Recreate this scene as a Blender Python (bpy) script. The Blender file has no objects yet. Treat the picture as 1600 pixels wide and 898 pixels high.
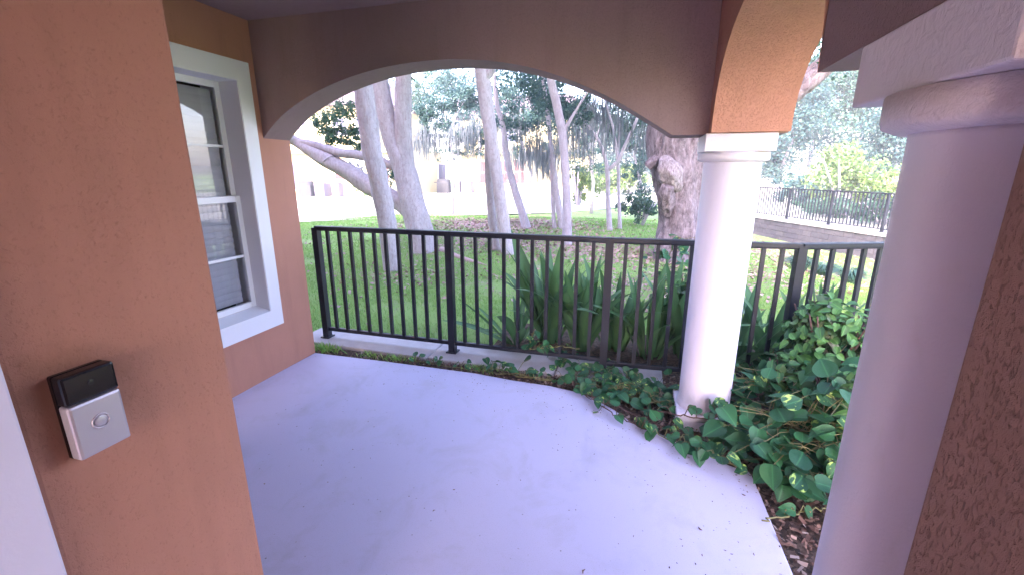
import bpy, bmesh, math, random
import numpy as np
from mathutils import Vector, Matrix, noise as mn
random.seed(7); np.random.seed(7)
sc = bpy.context.scene
R = math.radians
# ------------------------------------------------------------------ camera
H = 1.5; F = 690.0; PITCH = 14.70; YAW = 16.0
cam = bpy.data.cameras.new('camera'); cam.sensor_width = 36; cam.lens = F / 1600 * 36
cam.clip_start = .02; cam.clip_end = 1000
co = bpy.data.objects.new('camera', cam); sc.collection.objects.link(co)
co.location = (0, 0, H); co.rotation_euler = (R(90 - PITCH), 0, R(YAW)); sc.camera = co
# ------------------------------------------------------------------ sky, sun, exposure
SUN_EL = 30.0; SUN_AZ = 12.0            # sun behind the building, slightly left of the view axis
w = bpy.data.worlds.new('World'); sc.world = w; w.use_nodes = True
wn = w.node_tree.nodes; wl = w.node_tree.links
sky = wn.new('ShaderNodeTexSky'); sky.sky_type = 'NISHITA'; sky.sun_disc = False
sky.sun_elevation = R(SUN_EL); sky.sun_rotation = R(180 + SUN_AZ)
sky.air_density = 1.0; sky.dust_density = 2.5; sky.ozone_density = 1.0
tint = wn.new('ShaderNodeMix'); tint.data_type = 'RGBA'; tint.blend_type = 'MULTIPLY'; tint.inputs[0].default_value = 1
wl.new(sky.outputs[0], tint.inputs[6]); tint.inputs[7].default_value = (1.10, .945, 1.03, 1)
wl.new(tint.outputs[2], wn['Background'].inputs[0]); wn['Background'].inputs[1].default_value = .15
sl = bpy.data.lights.new('sun', 'SUN'); sl.energy = 1.2; sl.angle = R(10); sl.color = (1, .93, .86)
so = bpy.data.objects.new('sun', sl); sc.collection.objects.link(so)
d = Vector((math.sin(R(SUN_AZ)) * math.cos(R(SUN_EL)), math.cos(R(SUN_AZ)) * math.cos(R(SUN_EL)), -math.sin(R(SUN_EL))))
so.rotation_euler = d.to_track_quat('-Z', 'Y').to_euler()
sc.view_settings.view_transform = 'Standard'; sc.view_settings.look = 'None'
sc.view_settings.exposure = 3.72; sc.view_settings.gamma = 1
sc.cycles.max_bounces = 8; sc.cycles.diffuse_bounces = 5; sc.cycles.transparent_max_bounces = 8

# ------------------------------------------------------------------ pixel of the photo -> world point (used only to measure)
CP, SP, CA, SA = math.cos(R(PITCH)), math.sin(R(PITCH)), math.cos(R(YAW)), math.sin(R(YAW))
def ray(x, y):
    a, b = (x - 800) / F, -(y - 449) / F
    wy, wz = CP + b * SP, -SP + b * CP
    return Vector((a * CA - wy * SA, a * SA + wy * CA, wz))
def at(x, y, Y):
    r = ray(x, y); return r * (Y / r.y) + Vector((0, 0, H))
def gp(x, y, z=0.0):
    r = ray(x, y); return r * ((z - H) / r.z) + Vector((0, 0, H))

# ------------------------------------------------------------------ helpers
def mat(name, base=(.5, .5, .5), rough=.8, metal=0, spec=.5, trans=0):
    m = bpy.data.materials.new(name); m.use_nodes = True
    b = m.node_tree.nodes['Principled BSDF']
    b.inputs['Base Color'].default_value = (*base, 1); b.inputs['Roughness'].default_value = rough
    b.inputs['Metallic'].default_value = metal; b.inputs['Specular IOR Level'].default_value = spec
    b.inputs['Transmission Weight'].default_value = trans
    return m
class NT:
    def __init__(s, m): s.t = m.node_tree; s.n = s.t.nodes; s.l = s.t.links; s.b = s.n['Principled BSDF']
    def coord(s, scale=(1, 1, 1), kind='obj', rot=(0, 0, 0)):
        if kind == 'pos': o = s.n.new('ShaderNodeNewGeometry').outputs['Position']
        else: o = s.n.new('ShaderNodeTexCoord').outputs['Object']
        mp = s.n.new('ShaderNodeMapping'); mp.inputs['Scale'].default_value = scale; mp.inputs['Rotation'].default_value = rot
        s.l.new(o, mp.inputs[0]); return mp.outputs[0]
    def noise(s, vec, sc_, det=4, rough=.55, dist=0):
        n = s.n.new('ShaderNodeTexNoise'); n.inputs['Scale'].default_value = sc_; n.inputs['Detail'].default_value = det
        n.inputs['Roughness'].default_value = rough; n.inputs['Distortion'].default_value = dist
        s.l.new(vec, n.inputs['Vector']); return n.outputs['Fac']
    def vor(s, vec, sc_, feat='F1', out='Distance'):
        n = s.n.new('ShaderNodeTexVoronoi'); n.inputs['Scale'].default_value = sc_; n.feature = feat
        s.l.new(vec, n.inputs['Vector']); return n.outputs[out]
    def ramp(s, fac, stops):
        r = s.n.new('ShaderNodeValToRGB'); s.l.new(fac, r.inputs[0]); e = r.color_ramp.elements
        while len(e) < len(stops): e.new(.5)
        for i, (p, c) in enumerate(stops):
            e[i].position = p; e[i].color = (*c, 1) if len(c) == 3 else c
        return r.outputs[0]
    def mix(s, fac, a, b, mode='MIX'):
        m = s.n.new('ShaderNodeMix'); m.data_type = 'RGBA'; m.blend_type = mode
        for sock, v in ((m.inputs[0], fac), (m.inputs[6], a), (m.inputs[7], b)):
            if isinstance(v, (int, float)): sock.default_value = v
            elif isinstance(v, tuple): sock.default_value = (*v, 1)
            else: s.l.new(v, sock)
        return m.outputs[2]
    def math(s, op, a, b=0.0):
        m = s.n.new('ShaderNodeMath'); m.operation = op
        for sock, v in ((m.inputs[0], a), (m.inputs[1], b)):
            if isinstance(v, (int, float)): sock.default_value = v
            else: s.l.new(v, sock)
        return m.outputs[0]
    def bump(s, h, strength=.5, dist=.01, prev=None):
        b = s.n.new('ShaderNodeBump'); b.inputs['Strength'].default_value = strength; b.inputs['Distance'].default_value = dist
        s.l.new(h, b.inputs['Height'])
        if prev is not None: s.l.new(prev, b.inputs['Normal'])
        s.l.new(b.outputs[0], s.b.inputs['Normal']); return b.outputs[0]
    def col(s, c): s.l.new(c, s.b.inputs['Base Color'])
    def rgh(s, c): s.l.new(c, s.b.inputs['Roughness'])

class MB:
    def __init__(s): s.v = []; s.f = []; s.sm = []
    def add(s, vs, fs, smooth=False):
        o = len(s.v); s.v += [tuple(p) for p in vs]; s.f += [tuple(i + o for i in f) for f in fs]; s.sm += [smooth] * len(fs)
    def box(s, a, b, mtx=None, taper=0):
        x0, y0, z0 = a; x1, y1, z1 = b
        vs = [(x0, y0, z0), (x1, y0, z0), (x1, y1, z0), (x0, y1, z0), (x0, y0, z1), (x1, y0, z1), (x1, y1, z1), (x0, y1, z1)]
        if mtx is not None: vs = [mtx @ Vector(p) for p in vs]
        s.add(vs, [(0, 3, 2, 1), (4, 5, 6, 7), (0, 1, 5, 4), (1, 2, 6, 5), (2, 3, 7, 6), (3, 0, 4, 7)])
    def tube(s, pts, rad, n=8, cap=True, jit=0, seed=0, flare=None):
        pts = [Vector(p) for p in pts]
        if isinstance(rad, (int, float)): rad = [rad] * len(pts)
        rings = []; up = Vector((0.3, .9, .1)).normalized()
        for i, p in enumerate(pts):
            t = (pts[min(i + 1, len(pts) - 1)] - pts[max(i - 1, 0)]).normalized()
            a = t.cross(up)
            if a.length < 1e-3: a = t.cross(Vector((1, 0, 0)))
            a.normalize(); b = t.cross(a)
            ring = []
            for k in range(n):
                an = 2 * math.pi * k / n; r = rad[i]
                if jit:
                    q = Vector((math.cos(an) * 1.3, math.sin(an) * 1.3, 0)) + p * (1.2 / max(.08, rad[0]) * .35) + Vector((seed, 0, 0))
                    r *= 1 + jit * mn.noise(q) + jit * .5 * mn.noise(q * 2.7)
                ring.append(p + (a * math.cos(an) + b * math.sin(an)) * r)
            rings.append(ring)
        vs = [q for r_ in rings for q in r_]; fs = []
        for i in range(len(pts) - 1):
            for k in range(n):
                k2 = (k + 1) % n; fs.append((i * n + k, i * n + k2, (i + 1) * n + k2, (i + 1) * n + k))
        if cap: fs += [tuple(range(n - 1, -1, -1)), tuple((len(pts) - 1) * n + k for k in range(n))]
        s.add(vs, fs, True)
    def lathe(s, c, prof, n=48, cap=True):
        vs = [(c[0] + r * math.cos(2 * math.pi * k / n), c[1] + r * math.sin(2 * math.pi * k / n), z) for r, z in prof for k in range(n)]
        fs = [(i * n + k, i * n + (k + 1) % n, (i + 1) * n + (k + 1) % n, (i + 1) * n + k) for i in range(len(prof) - 1) for k in range(n)]
        if cap: fs += [tuple(range(n - 1, -1, -1)), tuple((len(prof) - 1) * n + k for k in range(n))]
        s.add(vs, fs, True)
    def mesh(s, name, m):
        me = bpy.data.meshes.new(name); me.from_pydata(s.v, [], s.f); me.materials.append(m)
        me.polygons.foreach_set('use_smooth', s.sm); me.update(); return me
    def build(s, name, m, parent=None, loc=None, **kw):
        return link(name, s.mesh(name, m), parent, loc, **kw)
def link(name, me, parent=None, loc=None, rot=None, scale=None, bevel=0, autosm=False):
    o = bpy.data.objects.new(name, me); sc.collection.objects.link(o)
    if parent: o.parent = parent
    if loc is not None: o.location = loc
    if rot is not None: o.rotation_euler = rot
    if scale is not None: o.scale = (scale,) * 3 if isinstance(scale, (int, float)) else scale
    if bevel:
        b = o.modifiers.new('bevel', 'BEVEL'); b.width = bevel; b.segments = 2; b.limit_method = 'ANGLE'
        b.angle_limit = R(40)
    return o
def thing(name, label, cat, loc=(0, 0, 0), rot=0, group=None):
    o = link(name, None, None, loc, (0, 0, rot)); return tag(o, label, cat, group)
def tag(o, label, cat, group=None):
    o['label'] = label; o['category'] = cat
    if group: o['group'] = group
    return o
def stuff(o): o['kind'] = 'stuff'; return o
def struct(o): o['kind'] = 'structure'; return o
def npmesh(name, V, Fq, m, smooth=False):
    me = bpy.data.meshes.new(name); k = Fq.shape[1]; n = len(Fq)
    me.vertices.add(len(V)); me.vertices.foreach_set('co', np.asarray(V, np.float32).ravel())
    me.loops.add(n * k); me.loops.foreach_set('vertex_index', Fq.astype(np.int32).ravel())
    me.polygons.add(n); me.polygons.foreach_set('loop_start', np.arange(0, n * k, k, dtype=np.int32))
    me.polygons.foreach_set('loop_total', np.full(n, k, np.int32))
    if smooth: me.polygons.foreach_set('use_smooth', np.ones(n, bool))
    me.materials.append(m); me.update(calc_edges=True); return me
def sstep(a, b, x):
    t = np.clip((x - a) / (b - a), 0, 1); return t * t * (3 - 2 * t)

# ------------------------------------------------------------------ materials
def stucco(name, c1, c2, sc_=1.0, strength=.6, streak=False, stain=None):
    m = mat(name, c1, .9, spec=.25); t = NT(m); v = t.coord(kind='pos')
    big = t.noise(v, 1.3, 5, .6); mid = t.noise(v, 9, 4, .6)
    c = t.mix(big, c1, c2); c = t.mix(t.ramp(mid, [(.35, (0, 0, 0)), (.75, (1, 1, 1))]), c, tuple(x * .9 for x in c1))
    drip = t.noise(t.coord((9, 9, .9), 'pos'), 1.6, 4, .6)
    c = t.mix(t.math('MULTIPLY', t.ramp(drip, [(.5, (0, 0, 0)), (.8, (1, 1, 1))]), .35), c, tuple(x * .72 for x in c2))
    v2 = t.coord((1, 1, .45) if streak else (1, 1, .8), 'pos')
    n1 = t.noise(v2, 95 * sc_, 5, .62, .6)
    pits = t.ramp(n1, [(.34, (0, 0, 0)), (.5, (1, 1, 1))]) if not streak else t.ramp(n1, [(.36, (0, 0, 0)), (.45, (1, 1, 1))])
    fine = t.noise(v, 320 * sc_, 3, .6)
    h = t.math('ADD', pits, t.math('MULTIPLY', fine, .5))
    c = t.mix(t.math('MULTIPLY', t.ramp(n1, [(.3, (1, 1, 1)), (.42, (0, 0, 0))]), .35 if not streak else .5), c, tuple(x * .5 for x in c1))
    if stain:
        g = t.n.new('ShaderNodeNewGeometry').outputs['Position']; dn = t.n.new('ShaderNodeVectorMath'); dn.operation = 'DISTANCE'; t.l.new(g, dn.inputs[0]); dn.inputs[1].default_value = stain
        dd = t.math('ADD', dn.outputs['Value'], t.math('MULTIPLY', t.noise(v, 28, 5, .7), .07)); c = t.mix(t.math('MULTIPLY', t.ramp(dd, [(.085, (1, 1, 1)), (.135, (0, 0, 0))]), .55), c, tuple(x * .35 for x in c1))
    t.col(c); t.bump(h, strength, .004 if not streak else .006); return m
M_orange = stucco('orange_stucco', (.50, .245, .175), (.45, .22, .16), 2.0, .42)
M_entry = stucco('entry_stucco', (.50, .245, .175), (.45, .22, .16), 2.0, .42, stain=(-.75, .360, 1.19))
M_pier = stucco('orange_arch_stucco', (.60, .30, .215), (.54, .27, .195), 1.3, .7)
M_rough = stucco('rough_stucco', (.47, .28, .23), (.41, .24, .20), 2.6, .9, True)
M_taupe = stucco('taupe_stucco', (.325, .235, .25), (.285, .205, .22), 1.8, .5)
M_white = mat('white_paint', (.78, .77, .78), .5)
t = NT(M_white); v = t.coord(kind='pos'); t.col(t.mix(t.noise(v, 4, 5), (.74, .71, .86), (.69, .67, .80)))
t.bump(t.noise(v, 140, 4, .7), .18, .003)
M_column = mat('column_paint', (.72, .71, .74), .45)
t = NT(M_column); v = t.coord(kind='pos')
dirt = t.ramp(t.noise(t.coord((3, 3, 1), 'pos'), 5, 6, .7), [(.55, (0, 0, 0)), (.8, (1, 1, 1))])
t.col(t.mix(t.math('MULTIPLY', dirt, .3), t.mix(t.noise(v, 2, 4), (.74, .70, .83), (.69, .66, .78)), (.5, .48, .46)))
geo = t.n.new('ShaderNodeSeparateXYZ'); t.l.new(v, geo.inputs[0]); sp_ = t.math('MULTIPLY', t.ramp(geo.outputs[2], [(.02, (1, 1, 1)), (.30, (0, 0, 0))]), t.ramp(t.noise(v, 22, 5, .7), [(.4, (0, 0, 0)), (.62, (1, 1, 1))]))
t.col(t.mix(t.math('MULTIPLY', sp_, .28), t.mix(t.math('MULTIPLY', dirt, .35), t.mix(t.noise(v, 2, 4), (.74, .70, .83), (.69, .66, .78)), (.5, .48, .46)), (.33, .28, .25)))
t.bump(t.noise(v, 170, 5, .75), .5, .003)
M_capital = mat('coarse_white_paint', (.74, .71, .78), .6)
t = NT(M_capital); v = t.coord(kind='pos'); t.bump(t.noise(v, 55, 5, .6, .4), .7, .006); t.col(t.mix(t.noise(v, 3, 4), (.76, .72, .80), (.66, .63, .69)))
M_casing = mat('window_casing_paint', (.74, .73, .77), .55)
t = NT(M_casing); t.bump(t.noise(t.coord(kind='pos'), 90, 4, .6), .15, .002)
M_vinyl = mat('white_vinyl', (.76, .75, .78), .35)
M_glass = mat('window_glass', (1, 1, 1), .02, trans=1); M_glass.node_tree.nodes['Principled BSDF'].inputs['IOR'].default_value = 1.5
M_blind = mat('blind_slat', (.48, .48, .56), .6)
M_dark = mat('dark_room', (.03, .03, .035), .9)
M_metal = mat('black_powder_coat', (.012, .014, .022), .4, spec=.4)
t = NT(M_metal); v = t.coord(kind='pos'); t.rgh(t.ramp(t.noise(v, 30, 4), [(.3, (.35,) * 3), (.7, (.55,) * 3)]))
t.col(t.mix(t.ramp(t.noise(v, 6, 4), [(.5, (0, 0, 0)), (.75, (1, 1, 1))]), (.010, .012, .022), (.022, .026, .042)))
M_bell_black = mat('gloss_black_plastic', (.008, .008, .012), .12)
M_bell_silver = mat('satin_nickel_plastic', (.50, .47, .55), .38, metal=.55)
t = NT(M_bell_silver); t.bump(t.noise(t.coord(kind='pos'), 900, 2), .08, .0005)
M_slab = mat('patio_concrete', (.6, .58, .62), .7, spec=.3)
t = NT(M_slab); v = t.coord(kind='pos')
c = t.mix(t.noise(v, 1.1, 6, .6), (.60, .56, .73), (.52, .49, .67))
c = t.mix(t.math('MULTIPLY', t.ramp(t.noise(v, 3.2, 6, .72, .5), [(.5, (0, 0, 0)), (.72, (1, 1, 1))]), .5), c, (.42, .40, .46))
c = t.mix(t.math('MULTIPLY', t.ramp(t.noise(t.coord((1, .25, 1), 'pos', (0, 0, .6)), 5, 5, .6), [(.60, (0, 0, 0)), (.72, (1, 1, 1))]), .3), c, (.36, .35, .40))
spk = t.ramp(t.vor(v, 26), [(.07, (1, 1, 1)), (.11, (0, 0, 0))])
spk = t.math('MULTIPLY', spk, t.ramp(t.noise(v, 7, 2), [(.5, (0, 0, 0)), (.6, (1, 1, 1))]))
c = t.mix(t.math('MULTIPLY', spk, .75), c, (.13, .10, .10))
c = t.mix(t.math('MULTIPLY', t.ramp(t.noise(v, 240, 2, .8), [(.58, (0, 0, 0)), (.68, (1, 1, 1))]), .5), c, (.33, .31, .34))
t.col(c); t.bump(t.noise(v, 260, 5, .8), .6, .004)
M_curb = mat('curb_concrete', (.5, .47, .50), .9)
t = NT(M_curb); v = t.coord(kind='pos'); c = t.mix(t.noise(v, 7, 6, .7), (.58, .54, .56), (.34, .31, .32)); t.col(c); t.bump(t.noise(v, 90, 5, .7), .6, .006)
M_soil = mat('dark_mulch_soil', (.07, .045, .035), .95)
t = NT(M_soil); v = t.coord(kind='pos'); t.col(t.ramp(t.vor(v, 60, out='Color'), [(.2, (.028, .018, .014)), (.55, (.09, .05, .035)), (.9, (.17, .11, .08))])); t.bump(t.noise(v, 60, 5, .8), 1, .03)
M_chip = mat('mulch_chip', (.1, .06, .05), .9)
t = NT(M_chip); g = t.n.new('ShaderNodeNewGeometry')
t.col(t.ramp(g.outputs['Random Per Island'], [(0, (.03, .018, .015)), (.45, (.12, .06, .045)), (.8, (.22, .13, .10)), (1, (.33, .25, .22))]))
M_lawn = mat('lawn_ground', (.05, .1, .02), .95)
t = NT(M_lawn); v = t.coord(kind='pos')
c = t.mix(t.noise(v, 22, 5, .7), (.24, .45, .10), (.36, .54, .16))
c = t.mix(t.ramp(t.noise(v, .35, 4, .6), [(.42, (0, 0, 0)), (.6, (1, 1, 1))]), c, (.26, .38, .13))
litter = t.math('MULTIPLY', t.ramp(t.noise(v, 1.1, 7, .75, .6), [(.54, (0, 0, 0)), (.64, (1, 1, 1))]), t.ramp(t.noise(v, 30, 4, .7), [(.35, (0, 0, 0)), (.55, (1, 1, 1))]))
c = t.mix(litter, c, t.mix(t.vor(v, 14, out='Color'), (.36, .24, .23), (.50, .38, .36)))
t.col(c); t.bump(t.noise(v, 50, 6, .8), 1, .05)
def leafmat(name, cols, rough=.45, trans=.25, spec=.5):
    m = mat(name, cols[0], rough, spec=spec); t = NT(m); g = t.n.new('ShaderNodeNewGeometry')
    n = len(cols); c = t.ramp(g.outputs['Random Per Island'], [(i / max(1, n - 1), cc) for i, cc in enumerate(cols)])
    v = t.coord(kind='pos'); c = t.mix(t.math('MULTIPLY', t.noise(v, .9, 3), .5), c, tuple(x * .6 for x in cols[0])); t.col(c)
    if trans:
        tr = t.n.new('ShaderNodeBsdfTranslucent'); t.l.new(c, tr.inputs[0]); mx = t.n.new('ShaderNodeMixShader'); mx.inputs[0].default_value = trans
        t.l.new(t.b.outputs[0], mx.inputs[1]); t.l.new(tr.outputs[0], mx.inputs[2]); t.l.new(mx.outputs[0], t.n['Material Output'].inputs[0])
    return m
M_blade = leafmat('grass_blades', [(.15, .34, .06), (.22, .45, .09), (.32, .52, .12), (.42, .50, .18)], .6)
M_leafA = leafmat('oak_leaves', [(.03, .09, .07), (.05, .13, .09), (.09, .18, .10)], .5)
M_leafB = leafmat('hazy_blue_green_leaves', [(.03, .08, .09), (.055, .13, .13), (.10, .19, .14)], .6)
M_leafT = leafmat('teal_green_leaves', [(.05, .14, .09), (.08, .19, .12), (.13, .25, .13)], .45, .35)
M_leafC = leafmat('bright_leaves', [(.08, .16, .04), (.15, .24, .06), (.24, .30, .10)], .5)
M_leafY = leafmat('yellow_green_leaves', [(.09, .19, .06), (.16, .26, .08), (.26, .33, .13)], .5)
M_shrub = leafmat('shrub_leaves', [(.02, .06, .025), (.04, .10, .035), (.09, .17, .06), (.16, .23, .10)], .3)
M_moss = leafmat('spanish_moss_grey', [(.11, .14, .17), (.16, .19, .22), (.22, .24, .27)], .9)
M_litter = leafmat('fallen_leaves', [(.30, .18, .17), (.42, .28, .27), (.52, .38, .37), (.34, .20, .19)], .8, 0)
def bark(name, c1, c2, c3, scale=1.0, deep=.6):
    m = mat(name, c1, .9, spec=.2); t = NT(m); v = t.coord((1, 1, .35), 'pos')
    n = t.noise(v, 16 * scale, 6, .7, .5); spots = t.ramp(t.noise(t.coord(kind='pos'), 22, 3, .6), [(.56, (0, 0, 0)), (.62, (1, 1, 1))])
    c = t.mix(t.ramp(n, [(.35, (0, 0, 0)), (.65, (1, 1, 1))]), c1, c2); c = t.mix(t.math('MULTIPLY', spots, .28), c, c3); c = t.mix(t.math('MULTIPLY', t.ramp(t.noise(t.coord((1, 1, .5), 'pos'), 3.5, 5, .65), [(.45, (0, 0, 0)), (.7, (1, 1, 1))]), .45), c, tuple(x * .72 for x in c1)); c = t.mix(t.math('MULTIPLY', t.ramp(t.noise(t.coord((14, 14, 1.6), 'pos'), 3, 5, .7), [(.56, (0, 0, 0)), (.62, (1, 1, 1))]), .45), c, c3)
    t.col(c); t.bump(n, deep, .03); return m
M_barkP = bark('pale_smooth_bark', (.40, .37, .42), (.54, .51, .57), (.26, .20, .21), 1, .6)
M_barkT = bark('thin_pale_bark', (.34, .32, .39), (.46, .43, .52), (.24, .20, .23), 1, .5)
M_barkB = bark('pale_burl_bark', (.14, .11, .13), (.40, .36, .40), (.46, .42, .46), 2.2, 1.0)
M_barkO = bark('rough_oak_bark', (.07, .055, .065), (.26, .22, .26), (.36, .33, .38), .9, 1.0)
def petal(name, base, dark, var=None, rough=.3):
    m = mat(name, base, rough, spec=.35); t = NT(m); oi = t.n.new('ShaderNodeObjectInfo').outputs['Random']
    c = t.mix(oi, base, dark); v = t.coord()
    x = t.n.new('ShaderNodeSeparateXYZ'); t.l.new(v, x.inputs[0])
    vein = t.ramp(t.math('ABSOLUTE', x.outputs[0]), [(0, (1, 1, 1)), (.05, (0, 0, 0))])
    c = t.mix(t.math('MULTIPLY', vein, .35), c, tuple(min(1, q * 2.2) for q in base))
    if var:
        pat = t.math('MULTIPLY', t.ramp(t.noise(t.coord((1.6, .6, 1)), 3.2, 4, .6, .4), [(.55, (0, 0, 0)), (.62, (1, 1, 1))]), t.ramp(t.math('FRACT', t.math('MULTIPLY', oi, 7.31)), [(.80, (0, 0, 0)), (.83, (1, 1, 1))]))
        c = t.mix(pat, c, var)
    t.col(c); t.bump(t.noise(t.coord((1, 8, 1)), 6, 3), .2, .02)
    tr = t.n.new('ShaderNodeBsdfTranslucent'); t.l.new(c, tr.inputs[0]); mx = t.n.new('ShaderNodeMixShader'); mx.inputs[0].default_value = .2
    t.l.new(t.b.outputs[0], mx.inputs[1]); t.l.new(tr.outputs[0], mx.inputs[2]); t.l.new(mx.outputs[0], t.n['Material Output'].inputs[0]); return m
M_pothos = petal('pothos_leaf', (.04, .15, .055), (.015, .07, .032), (.36, .52, .12), .4)
M_strap = petal('strap_leaf', (.08, .18, .07), (.03, .09, .045), None, .5)
M_stem = mat('vine_stem', (.16, .15, .06), .6)
M_stemB = mat('brown_vine_stem', (.09, .05, .045), .8)

# ================================================================== SETTING: ground
WP = [(2.2, 26.6), (4.45, 20.3), (6.75, 15.2), (9.2, 10.4)]                # line of the retaining wall
def wall_side(x, y):                                                    # >0 on the upper (road) side
    d_ = np.full(np.shape(x), 0.0)
    xs = np.interp(y, [p[1] for p in WP][::-1], [p[0] for p in WP][::-1])
    return x - xs
def ground(x, y):
    x = np.asarray(x, float); y = np.asarray(y, float)
    z = -.07 - .011 * np.clip(y - 3, 0, 22)
    z = z - .78 * sstep(1.0, 5.0, x) * sstep(4.5, 12, y) * (1 - sstep(22, 34, y))
    z = z + .05 * np.sin(x * .7 + 1) * np.sin(y * .55) * sstep(5, 9, y)
    z = z + .22 * np.exp(-((x + 3.4) ** 2 / 14 + (y - 13.5) ** 2 / 9))
    z = z - .25 * sstep(.2, 1.5, wall_side(x, y)) * sstep(8, 11, y)
    return z
def gz(x, y): return float(ground(x, y))
xs = np.concatenate([np.linspace(-260, -30, 14)[:-1], np.arange(-30, 30, .5), np.linspace(30, 260, 14)])
ys = np.concatenate([np.linspace(-60, -3, 7)[:-1], np.arange(-3, 45, .5), np.linspace(45, 400, 14)])
X, Y = np.meshgrid(xs, ys); Z = ground(X, Y)
Z = Z - .5 * ((X > -15) & (X < .9) & (Y < 2.6))
V = np.stack([X, Y, Z], -1).reshape(-1, 3); nx = len(xs); idx = np.arange(len(V)).reshape(X.shape)
Fq = np.stack([idx[:-1, :-1], idx[:-1, 1:], idx[1:, 1:], idx[1:, :-1]], -1).reshape(-1, 4)
struct(link('lawn', npmesh('lawn', V, Fq, M_lawn, True)))

# pale ground sheet between the lawn and the houses
M_pale_ground = mat('pale_ground', (.55, .53, .47), .9)
t = NT(M_pale_ground); t.col(t.mix(t.noise(t.coord(kind='pos'), 1.5, 5), (.60, .58, .50), (.50, .49, .42)))
edge = [(-40, 2), (-17, 9.0), (-10.7, 12.6), (-6.6, 15.2), (-3.3, 18.3), (-1.7, 21.5), (-.2, 25.0), (1.6, 30), (4, 40)]
mb = MB(); n = len(edge); vs = []
for (x, y) in edge:
    for k in range(9):
        yy = y + (60 - y) * k / 8; vs.append((x, yy, gz(x, yy) + .03))
mb.add(vs, [(i * 9 + k, (i + 1) * 9 + k, (i + 1) * 9 + k + 1, i * 9 + k + 1) for i in range(n - 1) for k in range(8)])
struct(mb.build('far_pale_ground', M_pale_ground))

# patio slab: top z=0, curved outer edge
slab = [(-2.66, .2), (-2.6, 2.925), (-1.9, 2.935), (-1.135, 2.93)]+[(-.82, 2.895), (-.54, 2.885), (-.36, 2.85), (-.22, 2.79), (-.07, 2.67), (.02, 2.57), (.10, 2.51), (.23, 2.455), (.37, 2.385), (.47, 2.315), (.548, 2.262), (.60, 2.243), (.637, 2.238), (.645, 2.20), (.654, 2.05), (.66, 1.81), (.668, 1.6)]+[(.69, 1.2), (.69, .6), (.69, -5), (-.70, -5), (-.70, .2)]
mb = MB(); n = len(slab); vs = [(x, y, 0) for x, y in slab] + [(x, y, -.14) for x, y in slab]
mb.add(vs, [tuple(range(n - 1, -1, -1))] + [(i, (i + 1) % n, n + (i + 1) % n, n + i) for i in range(n)])
o = struct(mb.build('patio_slab', M_slab, bevel=.008))
mb = MB(); mb.box((-.89, -16, -.14), (3.2, -5.01, -.006)); struct(mb.build('bounce_walkway', M_slab))  # unseen ground behind the camera, added pale to bounce light into the porch
# planting bed soil
mb = MB(); xs_ = np.arange(-2.7, 4.01, .1); ys_ = np.arange(1.0, 4.21, .1)
def bedz(x, y):
    z = -.022 + .014 * mn.noise(Vector((x * 3, y * 3, 0)))
    return z - .08 * max(0, min(1, (x - 2) / 2))
vs = [(x, y, bedz(x, y)) for y in ys_ for x in xs_]; nx = len(xs_)
fs = [(j * nx + i, j * nx + i + 1, (j + 1) * nx + i + 1, (j + 1) * nx + i) for j in range(len(ys_) - 1) for i in range(nx - 1)
      if (xs_[i] > .5 or ys_[j] > 2.25) and (ys_[j] < 3.35 or xs_[i] > -1.2)]
mb.add(vs, fs, True); struct(mb.build('planting_bed', M_soil))
# curb below the fence, three cast lengths
for a, b in (((-2.95, 3.11), (-1.62, 3.07)), ((-1.612, 3.07), (-.55, 3.07)), ((-.542, 3.07), (.25, 3.09))):
    mb = MB(); mb.add([(a[0], a[1], .012), (b[0], b[1], .010), (b[0], 3.44, .012), (a[0], 3.44, .014)] + [(a[0], a[1], -.12), (b[0], b[1], -.12), (b[0], 3.44, -.12), (a[0], 3.44, -.12)],
        [(0, 1, 2, 3), (0, 4, 5, 1), (1, 5, 6, 2), (2, 6, 7, 3), (3, 7, 4, 0)])
    struct(mb.build('curb', M_curb, bevel=.012))

# upper road behind the retaining wall
mb = MB()
vs = []
for (x, y) in [(.2, 32)] + WP + [(11.6, 6)]:
    for k in range(7): vs.append((x + .12 + k * 4.0, y + k * 1.2, -.30 + .02 * k))
mb.add(vs, [(i * 7 + k, i * 7 + k + 1, (i + 1) * 7 + k + 1, (i + 1) * 7 + k) for i in range(5) for k in range(6)])
struct(mb.build('upper_road', M_pale_ground))

# ================================================================== PORCH
XL = -2.6; XI = .32; XO = .68; Y1 = 2.68; Y2 = 2.93; CEIL = 2.47; TOP = 7.2
prof1 = [(-2.6, 1.725), (-2.53, 1.80), (-2.42, 1.875), (-2.3, 1.935), (-2.19, 1.985), (-2.0, 2.05), (-1.79, 2.10), (-1.6, 2.13), (-1.42, 2.145), (-1.2, 2.15), (-1.0, 2.137), (-.78, 2.105), (-.58, 2.055), (-.395, 1.985), (-.178, 1.885), (0, 1.78), (.14, 1.69)]
def smooth_prof(p, n=48):
    x = np.linspace(p[0][0], p[-1][0], n); s = np.interp(x, [q[0] for q in p], [q[1] for q in p])
    for _ in range(4): s[1:-1] = (s[:-2] + 2 * s[1:-1] + s[2:]) / 4
    return list(zip(x, s))
prof1 = smooth_prof(prof1)
def arch(mb, prof, top, mk, pa, pb):
    n = len(prof)
    for d_ in (pa, pb):
        vs = [mk(u, z, d_) for u, z in prof] + [mk(u, top, d_) for u, z in prof]
        mb.add(vs, [(i, i + 1, n + i + 1, n + i) for i in range(n - 1)])
    vs = [mk(u, z, pa) for u, z in prof] + [mk(u, z, pb) for u, z in prof]
    mb.add(vs, [(i, i + 1, n + i + 1, n + i) for i in range(n - 1)])
T = thing('arch_wall', 'wide brown stucco arch wall spanning the patio above the railing', 'arch')
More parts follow.
